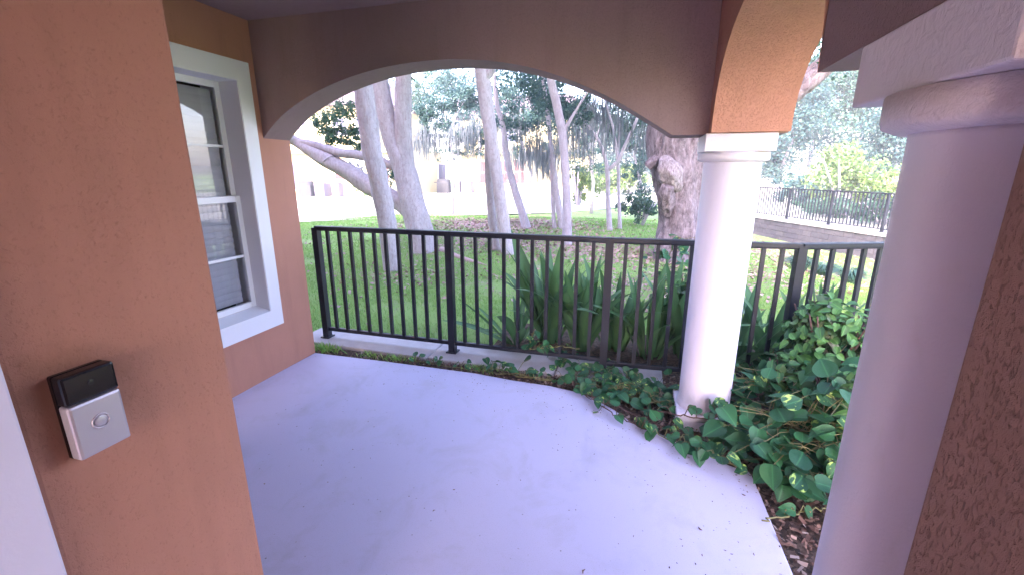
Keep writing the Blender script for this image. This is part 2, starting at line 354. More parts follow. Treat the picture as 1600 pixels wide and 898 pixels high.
mb = MB(); arch(mb, prof1, CEIL + .1, lambda u, z, d_: (u, d_, z), Y1, Y2)
mb.build('arch_face', M_taupe, T)
# pier head above the slim column
mb = MB(); mb.box((.14, Y1 + .001, 1.69), (.70, Y2 + .002, CEIL + .1)); mb.build('pier_head', M_taupe, T)
# arch between the two columns (runs away from the camera)
a_, b_ = 1.09, 2.56; prof2 = []
for k in range(41):
    th_ = math.pi * k / 40; c_, s_ = math.cos(th_), math.sin(th_)
    y = (a_ + b_) / 2 - (b_ - a_) / 2 * math.copysign(abs(c_) ** .85, c_); z = 1.69 + .44 * s_ ** .85; prof2.append((y, z))
T = thing('side_arch_wall', 'orange stucco arch between the two white columns at the right', 'arch')
mb = MB(); arch(mb, prof2, CEIL + .1, lambda u, z, d_: (d_, u, z), XI, XO); mb.build('arch_face', M_pier, T)
mb = MB(); mb.box((XI + .001, b_, 1.69), (XO - .001, Y1, CEIL + .1)); mb.build('far_springer', M_pier, T)
mb = MB(); mb.box((XI + .001, .549, 1.69), (XO - .001, a_, CEIL + .1)); mb.build('near_springer', M_taupe, T)

def column(loc, label):
    T = thing('column', label, 'column', loc, 0)
    mb = MB(); mb.box((-.168, -.168, -.05), (.168, .168, .085)); mb.build('plinth', M_column, T, bevel=.006)
    mb = MB(); prof = [(.158, .086), (.158, .10), (.151, .115)] + [(.149 - .004 * k / 20, .12 + 1.42 * k / 20) for k in range(21)] + [(.147, 1.552)]
    mb.lathe((0, 0), prof, 64); mb.build('shaft', M_column, T)
    mb = MB(); mb.lathe((0, 0), [(.146, 1.548), (.160, 1.549), (.176, 1.556), (.179, 1.566), (.179, 1.597)], 64); mb.build('neck_ring', M_capital, T)
    mb = MB(); mb.box((-.168, -.168, 1.598), (.168, .168, 1.688)); mb.build('abacus', M_capital, T, bevel=.004)
    return T
column((.467, 2.748, 0), 'bright white round column beside the vines, farther from the viewer')
column((.484, .717, 0), 'close white round column leaning across the right edge beside the rough stucco')

# entry wall (near left) with doorbell and door trim
T = thing('entry_wall', 'orange stucco wall at left carrying the doorbell', 'wall')
mb = MB(); mb.box((-2.2, .31, -.1), (-.75, .610, CEIL + .05)); mb.build('wall_panel', M_entry, T, bevel=.006)
mb = MB(); mb.box((-.90, -.75, 2.12), (-.751, .309, CEIL + .05)); mb.build('wall_panel', M_orange, T)
mb = MB(); mb.box((-2.2, -3.0, -.1), (-.75, -.75, CEIL + .05)); mb.build('wall_panel', M_orange, T)
T = thing('entry_door', 'white painted door frame cut off at the lower left corner', 'door', (-.75, -.2, 0))
mb = MB(); mb.box((-.06, .40, 0), (.012, .508, 2.118)); mb.build('jamb', M_white, T, bevel=.004)
mb = MB(); mb.box((-.06, -.549, 0), (.012, -.44, 2.118)); mb.build('jamb', M_white, T, bevel=.004)
mb = MB(); mb.box((-.06, -.44, 2.03), (.012, .40, 2.118)); mb.build('head_casing', M_white, T, bevel=.004)
mb = MB(); mb.box((-.10, -.438, .01), (-.062, .398, 2.03)); o = mb.build('door_leaf', M_white, T, bevel=.004)
for (a0, b0, a1, b1) in ((-.34, .15, -.04, .95), (.04, .15, .34, .95), (-.34, 1.1, -.04, 1.9), (.04, 1.1, .34, 1.9)):
    mb = MB(); mb.box((-.0615, a0, b0), (-.054, a1, b1)); mb.build('door_panel', M_white, T, bevel=.006)
mb = MB(); mb.lathe((0, 0), [(.012, 0), (.012, .04), (.028, .05), (.028, .075), (.01, .085)], 20); o = mb.build('knob', M_bell_silver, T, (-.06, .33, 1.0)); o.rotation_euler = (0, R(90), 0)

# doorbell, face looks to +X
T = thing('video_doorbell', 'black and silver video doorbell with a round button on the orange wall', 'doorbell', (-.75, .3805, 1.171))
def rbox(y0, y1, z0, z1, x0, x1, r):
    mb = MB(); ring = []
    for cy_, cz_, a0 in ((y1 - r, z1 - r, 0), (y0 + r, z1 - r, 90), (y0 + r, z0 + r, 180), (y1 - r, z0 + r, 270)):
        for k in range(7):
            a = R(a0 + 15 * k); ring.append((cy_ + r * math.cos(a), cz_ + r * math.sin(a)))
    n = len(ring); mb.add([(x0, y, z) for y, z in ring] + [(x1, y, z) for y, z in ring], [tuple(range(n)), tuple(range(2 * n - 1, n - 1, -1))] + [(i, i + n, (i + 1) % n + n, (i + 1) % n) for i in range(n)]); return mb
W2 = .0325
mb = rbox(-W2 + .001, W2 - .001, -.063, .063, 0, .006, .003); mb.build('back_plate', M_bell_black, T)
o = rbox(-W2, W2, -.062, .0195, .006, .027, .004).build('silver_cover', M_bell_silver, T, bevel=.009)
o.data.name = 'silver_cover'
rbox(-W2, W2, .0205, .063, .006, .0265, .004).build('camera_cover', M_bell_black, T, bevel=.008)
def xl(prof, name, m, loc, par, n=40):
    mb = MB(); mb.lathe((0, 0), prof, n); o = mb.build(name, m, par, loc); o.rotation_euler = (0, R(90), 0); return o
ring = MB()
for k in range(36):
    pass
pts = [(0, .0105 * math.cos(2 * math.pi * k / 40), .0105 * math.sin(2 * math.pi * k / 40)) for k in range(41)]
ring.tube(pts, .0013, 8, False); ring.build('button_ring', M_bell_silver, T, (.0275, 0, -.016))
xl([(.0, 0), (.0085, 0), (.0082, .0012), (.006, .0016), (.0, .0016)], 'button', M_bell_silver, (.0268, 0, -.016), T)
M_lens = mat('camera_lens', (.01, .01, .015), .25, spec=.4)
xl([(0, 0), (.0055, 0), (.0052, .0005), (.003, .0007), (0, .0008)], 'lens', M_lens, (.0259, 0, .044), T)
M_scuff = mat('scuffed_stucco_patch', (.22, .12, .09), .95)

# window wall with window
T = thing('window_wall', 'orange stucco wall at left holding the tall white window', 'wall')
WY0, WY1, WZ0, WZ1 = 1.73, 2.51, .505, 2.075
def wallbox(a, b, m=M_orange): mb = MB(); mb.box(a, b); return mb.build('wall_panel', m, T)
wallbox((XL - .30, .61, -.1), (XL, WY0, CEIL + .05)); wallbox((XL - .30, WY1, -.1), (XL, Y2, CEIL + .05))
wallbox((XL - .30, WY0, -.1), (XL, WY1, WZ0)); wallbox((XL - .30, WY0, WZ1), (XL, WY1, CEIL + .05))
win = MB(); cw = .105
win.box((XL, WY1, WZ0 - .13), (XL + .022, WY1 + cw, WZ1 + .122)); win.box((XL, WY0 - cw, WZ0 - .13), (XL + .022, WY0, WZ1 + .122))
win.box((XL, WY0, WZ1), (XL + .022, WY1, WZ1 + .122)); win.box((XL, WY0, WZ0 - .13), (XL + .022, WY1, WZ0))
W = win.build('window', M_casing, T)
mb = MB()   # reveal lining and sloping sill
mb.box((XL - .299, WY1 - .004, WZ0), (XL + .018, WY1 + .001, WZ1)); mb.box((XL - .299, WY0 - .001, WZ0), (XL + .018, WY0 + .004, WZ1)); mb.box((XL - .299, WY0 + .004, WZ1 - .004), (XL + .018, WY1 - .004, WZ1 + .001))
mb.build('reveal', M_casing, W)
mb = MB(); mb.add([(XL + .02, WY0, WZ0 + .001), (XL + .02, WY1 - .004, WZ0 + .001), (XL - .10, WY1 - .004, WZ0 + .03), (XL - .10, WY0, WZ0 + .03)], [(0, 1, 2, 3)]); mb.build('sill', M_casing, W)
fx = XL - .10
def sash(z0, z1, x, name):
    mb = MB(); s_ = .042
    mb.box((x - .03, WY1 - s_, z0), (x, WY1 - .004, z1)); mb.box((x - .03, WY0 + .004, z0), (x, WY0 + s_, z1))
    mb.box((x - .03, WY0 + s_, z1 - s_), (x, WY1 - s_, z1)); mb.box((x - .03, WY0 + s_, z0), (x, WY1 - s_, z0 + s_)); mb.build(name, M_vinyl, W, bevel=.003)
    mb = MB(); zm = (z0 + z1) / 2 - .02; mb.box((x - .024, WY0 + s_, zm - .009), (x - .008, WY1 - s_, zm + .009)); mb.build('glazing_bar', M_vinyl, W)
    mb = MB(); mb.box((x - .019, WY0 + s_ - .003, z0 + s_ - .003), (x - .015, WY1 - s_ + .003, z1 - s_ + .003)); mb.build('pane', M_glass, W)
sash(WZ0 + .03, 1.335, fx, 'lower_sash'); sash(1.295, WZ1 - .004, fx - .033, 'upper_sash')
slat = MB(); slat.add([(.012, WY0 + .06, -.022), (.016, WY0 + .06, 0), (.010, WY0 + .06, .024), (.012, WY1 - .06, -.022), (.016, WY1 - .06, 0), (.010, WY1 - .06, .024)], [(0, 1, 4, 3), (1, 2, 5, 4)], True)
sme = slat.mesh('blind_slat', M_blind); z = .60; k = 0
while z < 2.03:
    o = link('blind_slat', sme, W, (fx - .075, 0, z), (0, random.uniform(-.12, .12), 0)); z += .0435; k += 1
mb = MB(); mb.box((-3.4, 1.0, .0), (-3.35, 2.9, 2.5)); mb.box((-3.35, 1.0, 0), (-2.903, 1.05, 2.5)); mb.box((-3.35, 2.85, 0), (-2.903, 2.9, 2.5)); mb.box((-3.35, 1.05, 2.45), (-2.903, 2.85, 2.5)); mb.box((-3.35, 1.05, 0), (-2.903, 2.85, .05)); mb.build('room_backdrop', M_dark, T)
mb = MB(); mb.box((fx - .04, WY0 + .12, WZ0 + .06), (fx - .037, WY0 + .45, WZ0 + .10)); mb.build('energy_sticker', M_white, W)

# ceiling, and unseen building mass sized to shade lawn and porch
T = thing('porch_ceiling', 'brown plaster ceiling above the patio', 'ceiling')
mb = MB(); mb.box((-3.2, -5, CEIL), (1.4, Y2 - .01, CEIL + .06)); mb.build('ceiling_panel', M_taupe, T)
T = thing('unseen_home_building', 'unseen upper storey and wings of the orange stucco house, sized to shade the lawn', 'building')
mb = MB(); mb.box((-26, -5.6, CEIL + .11), (.67, Y2 - .02, TOP)); mb.build('shade_storey', M_orange, T)  # out of view; height and length set so it shades the near lawn
mb = MB(); mb.box((-26, -12, -.1), (-3.6, 2.9, CEIL + .11)); mb.build('side_wing', M_orange, T)
mb = MB(); mb.box((-2.2, -12, -.1), (-.9, -3.0, CEIL + .109)); mb.build('sun_block_wing', M_orange, T)  # unseen, added to keep low sun out of the porch
mb = MB(); mb.add([(-26.6, -6.2, TOP), (1.25, -6.2, TOP), (1.25, 3.45, TOP), (-26.6, 3.45, TOP), (-22, -1.4, TOP + 2.0), (-3.4, -1.4, TOP + 2.0)], [(0, 1, 5, 4), (1, 2, 5), (2, 3, 4, 5), (3, 0, 4), (3, 2, 1, 0)])
mb.build('roof', mat('brown_roof', (.16, .11, .09), .9), T)
# rough stucco wall behind the near column
T = thing('rough_stucco_wall', 'rough pitted brown stucco wall at the lower right behind the column', 'wall')
mb = MB(); mb.box((.335, -1.9, -.05), (.70, .547, CEIL + .02)); mb.build('wall_panel', M_rough, T, bevel=.01)

# ================================================================== FENCES
RT = 1.035
def make_fence(T, posts, zb, zt, spacing, ps, pk, m, rail_h=.028, cap=None):
    pm = MB(); pm.box((-ps / 2, -ps / 2, 0), (ps / 2, ps / 2, 1)); pme = pm.mesh('post', m)
    km = MB(); km.box((-pk / 2, -pk / 2, 0), (pk / 2, pk / 2, 1)); kme = km.mesh('picket', m)
    fm = MB(); fm.box((-ps * .8, -ps * .8, 0), (ps * .8, ps * .8, .012)); fme = fm.mesh('base_plate', m)
    for i, (x, y) in enumerate(posts):
        zg = zb(x, y) if callable(zb) else zb; nx_ = posts[min(i + 1, len(posts) - 1)]; pv = posts[max(i - 1, 0)]
        an = math.atan2(nx_[1] - pv[1], nx_[0] - pv[0])
        link('post', pme, T, (x, y, zg), (0, 0, an), (1, 1, zt - zg - .012)); link('base_plate', fme, T, (x, y, zg), (0, 0, an))
    for (a, b) in zip(posts[:-1], posts[1:]):
        a = Vector((*a, 0)); b = Vector((*b, 0)); dv = b - a; L = dv.length; an = math.atan2(dv.y, dv.x)
        zr = (zb(a.x, a.y) + zb(b.x, b.y)) / 2 + .085 if callable(zb) else zb + .085
        n = max(1, round(L / spacing)); 
        for k in range(1, n):
            p = a + dv * (k / n); link('picket', kme, T, (p.x, p.y, zr - .01), (random.uniform(-.004, .004), random.uniform(-.004, .004), an), (1, 1, zt - .012 - zr))
        mt = Matrix.Translation(a) @ Matrix.Rotation(an, 4, 'Z')
        mb = MB(); mb.box((ps / 2, -.016, zr - .017), (L - ps / 2, .016, zr + .015), mt); mb.build('bottom_rail', m, T, bevel=.003)
        mb = MB(); e0 = .03 if tuple(a.xy) == posts[0] else 0
        mb.box((-e0, -rail_h, zt - .028), (L + .001, rail_h, zt + .004), mt); mb.box((-e0, -rail_h * .75, zt - .036), (L, rail_h * .75, zt - .0281), mt); mb.build('top_rail', m, T, bevel=.005)
T = thing('patio_railing', 'black metal picket railing running across the patio edge in front of the lawn', 'railing')
FP = [(-2.72, 3.25), (-1.455, 3.24), (-.193, 3.235), (1.045, 3.31), (2.22, 3.76), (3.4, 4.25)]
make_fence(T, FP, lambda x, y: .012 if x < .3 else -.04, RT, .1145, .056, .025, M_metal)
T = thing('road_railing', 'distant black picket railing on top of the grey retaining wall', 'railing')
WL = []
for (a, b) in zip(WP[:-1], WP[1:]):
    a = Vector(a); b = Vector(b); L = (b - a).length; n = round(L / 2.0)
    for k in range(n): WL.append(tuple(a + (b - a) * k / n))
WL.append(WP[-1])
vis = [p for p in WL if p[1] < 23.5]
make_fence(T, vis, -.20, .90, .135, .07, .03, M_metal)
# retaining wall of grey blocks
M_block = mat('grey_block', (.25, .22, .25), .95)
t = NT(M_block); v = t.coord(kind='pos'); oi = t.n.new('ShaderNodeObjectInfo').outputs['Random']
t.col(t.mix(t.noise(v, 8, 5, .7), t.mix(oi, (.10, .09, .115), (.17, .15, .18)), (.06, .055, .07))); t.bump(t.noise(v, 25, 5, .7), 1, .03)  # block colour darkened in place of shade on the wall
T = thing('retaining_wall', 'low grey block retaining wall below the distant railing', 'wall')
bm_ = MB(); bm_.box((-.5, -.13, 0), (.5, .13, 1)); bme = bm_.mesh('block', M_block)
cme = MB(); cme.box((-.5, -.19, 0), (.5, .19, 1)); cme = cme.mesh('cap_stone', M_curb)
core = MB(); nb = 0
for (a, b) in zip(WP[:-1], WP[1:]):
    a = Vector((*a, 0)); b = Vector((*b, 0)); dv = b - a; L = dv.length; an = math.atan2(dv.y, dv.x); mt = Matrix.Translation(a) @ Matrix.Rotation(an, 4, 'Z')
    core.box((0, -.09, -1.4), (L, .09, -.29), mt)
    for r_ in range(6):
        x = -(.18 if r_ % 2 else 0)
        while x < L:
            x0 = max(0, x); x1 = min(L, x + .36)
            if x1 - x0 > .05:
                p = a + dv * ((x0 + x1) / 2 / L)
                if p.y < 24 and nb < 295:
                    nb += 1; q = p + Vector((math.sin(an), -math.cos(an), 0)) * random.uniform(-.015, .015)
                    link('block', bme, T, (q.x, q.y, -1.38 + r_ * .18), (0, 0, an), (x1 - x0 - .012, 1, .17))
            x += .36
    n = round(L / .6)
    for k in range(n):
        p = a + dv * ((k + .5) / n)
        if p.y < 24: link('cap_stone', cme, T, (p.x, p.y, -.298), (0, 0, an), (L / n - .008, 1, .09))
core.build('wall_core', M_soil, T)

# ================================================================== HOUSES (far)
M_cream = mat('cream_wall', (.62, .56, .40), .9); t = NT(M_cream); t.col(t.mix(t.noise(t.coord(kind='pos'), .8, 4), (.56, .49, .29), (.50, .43, .25)))
M_cream2 = mat('cream_trim', (.72, .70, .62), .8)
M_fascia = mat('olive_fascia', (.22, .20, .12), .8)
M_wroof = mat('mauve_roof_tile', (.15, .11, .135), .9)
M_pane = mat('dark_window_pane', (.03, .035, .08), .3); M_red = mat('red_brown_shutter', (.12, .03, .035), .6); M_lav = mat('blue_window_pane', (.05, .06, .14), .3)
def house_window(T, p, an, w_, h_, pane=M_pane, bars=(1, 1), dep=.08):
    mt = Matrix.Translation(p) @ Matrix.Rotation(an, 4, 'Z'); f_ = .07
    mb = MB(); mb.box((-w_ / 2 - f_, -dep, -f_), (-w_ / 2, 0, h_ + f_), mt); mb.box((w_ / 2, -dep, -f_), (w_ / 2 + f_, 0, h_ + f_), mt)
    mb.box((-w_ / 2, -dep, h_), (w_ / 2, 0, h_ + f_), mt); mb.box((-w_ / 2, -dep, -f_), (w_ / 2, 0, 0), mt)
    for k in range(bars[0]): x = -w_ / 2 + w_ * (k + 1) / (bars[0] + 1); mb.box((x - .025, -dep * .7, 0), (x + .025, -.021, h_), mt)
    for k in range(bars[1]): z = h_ * (k + 1) / (bars[1] + 1); mb.box((-w_ / 2, -dep * .72, z - .025), (w_ / 2, -.022, z + .025), mt)
    fr = mb.build('window', M_cream2, T)
    mb = MB(); mb.box((-w_ / 2, -.02, 0), (w_ / 2, -.003, h_), mt); mb.build('pane', pane, fr)
# left house: two storeys, gable, deep eave between the storeys
T = thing('yellow_house', 'two storey cream house with mauve gable behind the branching tree at left', 'house')
HY = 29.0
def hx(px, Y=HY): return at(px, 290, Y).x
mb = MB(); mb.box((-46, HY, -.5), (-17.5, HY + 9, 3.1)); mb.build('lower_wall', M_cream, T)
mb = MB(); mb.box((-44, HY + 1.2, 3.1), (-19, HY + 9, 6.2)); mb.build('upper_wall', M_cream, T)
mb = MB(); mb.box((-47, HY - .7, 2.75), (-17, HY + 1.19, 3.0)); mb.build('eave', M_fascia, T)
mb = MB(); mb.add([(-45, HY + .5, 6.2), (-18, HY + .5, 6.2), (-21, HY + 5, 8.9), (-42, HY + 5, 8.9), (-45, HY + 9.6, 6.2), (-18, HY + 9.6, 6.2)], [(0, 1, 2, 3), (1, 5, 2), (5, 4, 3, 2), (4, 0, 3), (0, 4, 5, 1)]); mb.build('roof', M_wroof, T)
for px, zz, w_, h_, pn, br in ((483, 4.1, .75, 1.35, M_lav, (1, 1)), (462, .15, 1.3, 2.0, M_lav, (0, 0)), (535, .9, 1.0, 1.4, M_red, (0, 1)), (560, .9, 1.2, 1.4, M_lav, (1, 1)), (600, .9, 1.0, 1.4, M_red, (0, 1)), (575, 4.1, 1.2, 1.2, M_lav, (1, 1)), (540, 4.1, 1.2, 1.2, M_lav, (1, 1))):
    yy = HY if zz < 3 else HY + 1.2
    house_window(T, Vector((at(px, 290, yy).x, yy - .002, zz)), 0, w_, h_, pn, br)
T = thing('white_house', 'pale house with red brown windows seen between the middle trunks', 'house')
H2 = 37.0
mb = MB(); mb.box((-15.2, H2, -.6), (-4.2, H2 + 8, 3.0)); mb.build('lower_wall', M_cream, T)
mb = MB(); mb.box((-15.2, H2 + .6, 3.0), (-4.6, H2 + 8, 5.8)); mb.build('upper_wall', M_cream, T)
mb = MB(); mb.box((-15.6, H2 - .8, 2.85), (-3.8, H2 + .59, 3.12)); mb.build('eave', M_fascia, T)
mb = MB(); mb.add([(-15.9, H2, 5.8), (-3.8, H2, 5.8), (-6.5, H2 + 4, 8.0), (-13, H2 + 4, 8.0), (-15.9, H2 + 8.6, 5.8), (-3.8, H2 + 8.6, 5.8)], [(0, 1, 2, 3), (1, 5, 2), (5, 4, 3, 2), (4, 0, 3), (0, 4, 5, 1)]); mb.build('roof', M_wroof, T)
for px, zz, w_, h_, pn, br in ((664, .7, .8, 1.7, M_red, (0, 1)), (692, .0, .7, 2.1, M_pane, (0, 0)), (757, .5, .9, 1.8, M_red, (0, 1)), (786, .5, .9, 1.8, M_red, (1, 1)), (812, .5, .9, 1.9, M_red, (1, 1)), (664, 3.9, 1.2, 1.2, M_lav, (1, 1)), (730, 3.9, 1.2, 1.2, M_lav, (1, 1)), (800, 3.9, 1.2, 1.2, M_lav, (1, 1))):
    yy = H2 if zz < 3 else H2 + .6
    house_window(T, Vector((at(px, 290, yy).x, yy - .002, zz)), 0, w_, h_, pn, br)
T = thing('garden_hut', 'tiny cream hut behind the far railing at right', 'shed')
p = at(1201, 284, 34); mb = MB(); mb.box((p.x - .9, 34, -1), (p.x + .9, 35.5, 2.1)); mb.build('wall', M_cream2, T)
mb = MB(); mb.add([(p.x - 1.1, 33.8, 2.1), (p.x + 1.1, 33.8, 2.1), (p.x + 1.1, 35.7, 2.1), (p.x - 1.1, 35.7, 2.1), (p.x, 34.7, 3.0)], [(0, 1, 4), (1, 2, 4), (2, 3, 4), (3, 0, 4), (3, 2, 1, 0)]); mb.build('roof', M_wroof, T)
# grills and air conditioners by the houses
M_cover = mat('black_cover', (.04, .04, .05), .7); M_ac = mat('grey_ac', (.16, .15, .22), .6)
def grill(px, Y, label):
    x = at(px, 300, Y).x; T = thing('covered_grill', label, 'grill', (x, Y, gz(x, Y) + .03))
    mb = MB(); mb.box((-.55, -.3, .0), (.55, .3, .85)); mb.build('cover_skirt', M_cover, T, bevel=.05)
    mb = MB(); mb.tube([(-.5, 0, .85), (.5, 0, .85)], .28, 14); mb.build('lid', M_cover, T)
    mb = MB(); mb.box((-.8, -.2, .80), (-.55, .2, .86)); mb.build('side_shelf', M_cover, T)
    for sx in (-.45, .45): mb = MB(); mb.box((sx - .04, -.34, -.02), (sx + .04, -.301, .1)); mb.build('wheel', M_cover, T)
    return T
grill(480, HY - 1.6, 'black covered grill by the cream house wall at far left')
grill(694, H2 - 1.6, 'black covered grill in front of the pale house doorway')
def ac(px, Y, label, s=1):
    x = at(px, 300, Y).x; T = thing('air_conditioner', label, 'air conditioner', (x, Y, gz(x, Y) + .03))
    mb = MB(); mb.box((-.42 * s, -.42 * s, .05), (.42 * s, .42 * s, .95)); mb.build('cabinet', M_ac, T, bevel=.03)
    for k in range(6): mb = MB(); mb.box((-.38 * s, -.43 * s, .15 + .12 * k), (.38 * s, -.421 * s, .2 + .12 * k)); mb.build('louver', M_cover, T)
    mb = MB(); mb.lathe((0, 0), [(.33, .95), (.33, .99), (.1, 1.0)], 16); mb.build('fan_guard', M_cover, T)
ac(505, HY - 1.2, 'grey air conditioner right of the leftmost grill'); ac(528, HY - 1.2, 'small grey air conditioner nearer the branching tree', .7)
ac(715, H2 - 1.2, 'grey air conditioner right of the doorway grill', .8); ac(731, H2 - 1.2, 'taller blue grey air conditioner left of the twin trunks')

# ================================================================== FOLIAGE generators
rng = np.random.default_rng(11)
def leaf_cards(C, Rr, n, size, flat=.75, shape=1.6):
    """n little leaf quads (bent pairs) in an ellipsoid cloud round C"""
    u = rng.normal(size=(n, 3)); u /= np.linalg.norm(u, axis=1)[:, None]; rad = rng.random(n) ** .45
    P = np.asarray(C) + u * rad[:, None] * np.asarray(Rr)
    a = rng.normal(size=(n, 3)); a /= np.linalg.norm(a, axis=1)[:, None]; b = np.cross(a, rng.normal(size=(n, 3))); b /= np.linalg.norm(b, axis=1)[:, None]
    s = (size * (.6 + .8 * rng.random(n)))[:, None]
    v0 = P - a * s; v1 = P + b * s / shape; v2 = P + a * s; v3 = P - b * s / shape
    return np.stack([v0, v1, v2, v3], 1).reshape(-1, 3)
def subclumps(C, Rr, k, n, size, sub=.35):
    out = []
    for _ in range(k):
        u = rng.normal(size=3); u /= np.linalg.norm(u); c = np.asarray(C) + u * (rng.random() ** .5) * np.asarray(Rr)
        out.append(leaf_cards(c, np.asarray(Rr) * sub * (.6 + .8 * rng.random()), max(6, n // k), size))
    return np.concatenate(out)
def cards(name, chunks, m, parent):
    V = np.concatenate(chunks); Fq = np.arange(len(V)).reshape(-1, 4); return link(name, npmesh(name, V, Fq, m), parent)
def moss(pts, n_per, L=(.5, 1.3), wd=.011, spread=.25):
    out = []
    for (x, y, z) in pts:
        hang = rng.uniform(.3, 1.0); sp_ = spread * rng.uniform(.25, .7)
        for _ in range(n_per):
            px_, py_ = x + rng.normal() * sp_, y + rng.normal() * sp_; l = rng.uniform(*L) * hang * (.4 + .6 * rng.random()); z0 = z + rng.normal() * .2
            a = rng.random() * 6.28; dx, dy = math.cos(a) * wd, math.sin(a) * wd; sx, sy = rng.normal(size=2) * .05 * l
            for q in range(3):
                t0, t1 = q / 3, (q + 1) / 3; w0, w1 = 1 - t0 * .5, 1 - t1 * .85
                out.append([(px_ - dx * w0 + sx * t0, py_ - dy * w0 + sy * t0, z0 - l * t0), (px_ + dx * w0 + sx * t0, py_ + dy * w0 + sy * t0, z0 - l * t0),
                            (px_ + dx * w1 + sx * t1, py_ + dy * w1 + sy * t1, z0 - l * t1), (px_ - dx * w1 + sx * t1, py_ - dy * w1 + sy * t1, z0 - l * t1)])
    return np.array(out).reshape(-1, 3)
def tree(name, label, m_bark, limbs, Y, foliage=(), mosses=(), group=None, cat='tree', leafm=M_leafA, jit=.12, n=14, sub=5, ridge=0, limb_mats={}):
    """limbs: list of [(px,py,half-width px, dY?), ...] measured on the photo at distance Y; foliage: (px,py,dY,rx,rz,count,size)"""
    bx, by = limbs[0][0][0], limbs[0][0][1]; b = at(bx, by, Y); T = thing(name, label, cat, (b.x, b.y, gz(b.x, b.y)), 0, group)
    off = Vector(T.location); 
    for li, L in enumerate(limbs):
        pts, rad = [], []
        for q in L:
            dy = q[3] if len(q) > 3 else 0
            p = at(q[0], q[1], Y + dy); pts.append(p); rad.append(q[2] * (at(q[0] + 1, q[1], Y + dy) - p).length)
        if li == 0: pts[0].z = min(pts[0].z, gz(pts[0].x, pts[0].y)) - .1
        P2, R2 = [], []          # Catmull-Rom subdivision
        for i in range(len(pts) - 1):
            p0, p1, p2, p3 = pts[max(i - 1, 0)], pts[i], pts[i + 1], pts[min(i + 2, len(pts) - 1)]
            for k in range(sub):
                s = k / sub; P2.append(.5 * ((2 * p1) + (p2 - p0) * s + (2 * p0 - 5 * p1 + 4 * p2 - p3) * s * s + (3 * p1 - p0 - 3 * p2 + p3) * s ** 3)); R2.append(rad[i] * (1 - s) + rad[i + 1] * s)
        P2.append(pts[-1]); R2.append(rad[-1]); mb = MB(); mb.tube([p - off for p in P2], R2, n, True, jit, li * 3.1)
        if ridge:
            for i_, v_ in enumerate(mb.v):
                c_ = P2[min(i_ // n, len(P2) - 1)] - off; dv = Vector(v_) - c_; q = Vector((v_[0] * 9, v_[1] * 9, v_[2] * 1.6)); f_ = 1 - abs(mn.noise(q)) * 2; mb.v[i_] = tuple(c_ + dv * (1 + ridge * (f_ - .5) / max(.2, dv.length / .35) + .06 * mn.noise(Vector(v_) * 2.3)))
        mb.build('trunk' if li == 0 else ('burl' if li in limb_mats else 'branch'), limb_mats.get(li, m_bark), T)
    groups = {}
    for f_ in foliage:
        px_, py_, dY, rx, rz, cnt, sz = f_[:7]; mm = f_[7] if len(f_) > 7 else leafm
        c = at(px_, py_, Y + dY) - off; groups.setdefault(mm.name, (mm, []))[1].append(subclumps(c, (rx, rx, rz), max(8, cnt // 45), int(cnt * 3.0), sz * .62, .38))
    for mm, ch in groups.values(): cards('crown', ch, mm, T)
    if mosses:
        ch = [moss([at(a, b_2, Y + dY) - off + Vector((rng.normal() * sp, rng.normal() * sp, 0)) for _ in range(k)], 14, L_) for (a, b_2, dY, k, sp, L_) in mosses]
        stuff(cards('hanging_moss', ch, M_moss, T))
    return T

# ---- the trees one can tell apart
tree('slender_tree', 'pale slender trunk with a cut knot, nearest tree left behind the railing', M_barkP,
     [[(614, 436, 10.5), (608, 380, 12), (602, 330, 12.5), (592, 280, 13), (580, 230, 13.5), (571, 160, 13), (560, 60, 12), (548, -60, 10), (540, -200, 7)],
      [(575, 212, 6), (571, 213, 6.5), (567, 214, 5)]], 6.4,
     [(530, -150, .5, 1.6, .9, 900, .05)])
tree('branching_tree', 'thick forked pale tree with one low branch reaching out to the left', M_barkP,
     [[(660, 404, 18), (658, 375, 17), (652, 345, 18.5), (643, 310, 18), (633, 270, 15.5), (620, 235, 14), (608, 200, 13), (597, 150, 12), (588, 80, 11), (575, -40, 9), (560, -160, 6)],
      [(634, 275, 14), (632, 240, 12.5), (630, 200, 12), (630, 160, 12), (630, 110, 11), (634, 20, 10), (645, -120, 7)],
      [(644, 330, 14), (628, 318, 12), (605, 306, 12), (575, 290, 12), (545, 270, 11), (515, 253, 11), (485, 236, 8), (462, 221, 7), (430, 205, 6, -.3), (385, 190, 5, -.5)],
      [(632, 258, 8), (612, 259, 6), (590, 250, 6), (560, 243, 6), (530, 239, 6), (505, 231, 5), (480, 224, 5), (455, 220, 4), (420, 214, 3)],
      [(515, 252, 12), (511, 246, 8), (508, 242, 6)]], 8.0,
     [(545, 190, .6, .42, .42, 700, .042, M_leafT), (520, 215, .4, .35, .25, 420, .042, M_leafT), (575, 175, .6, .35, .35, 420, .042, M_leafT), (500, 195, .5, .28, .3, 260, .042, M_leafT), (560, 225, .7, .45, .22, 400, .04, M_leafT), (560, 270, 1.2, .35, .22, 120, .045), (610, 270, 1.0, .3, .35, 140, .045),
      (600, 60, 1, 1.8, .8, 1500, .055), (560, -100, 0, 2.5, 1.2, 1500, .06), (700, -60, 0, 2.6, 1.2, 1800, .06)], jit=.14, n=18)
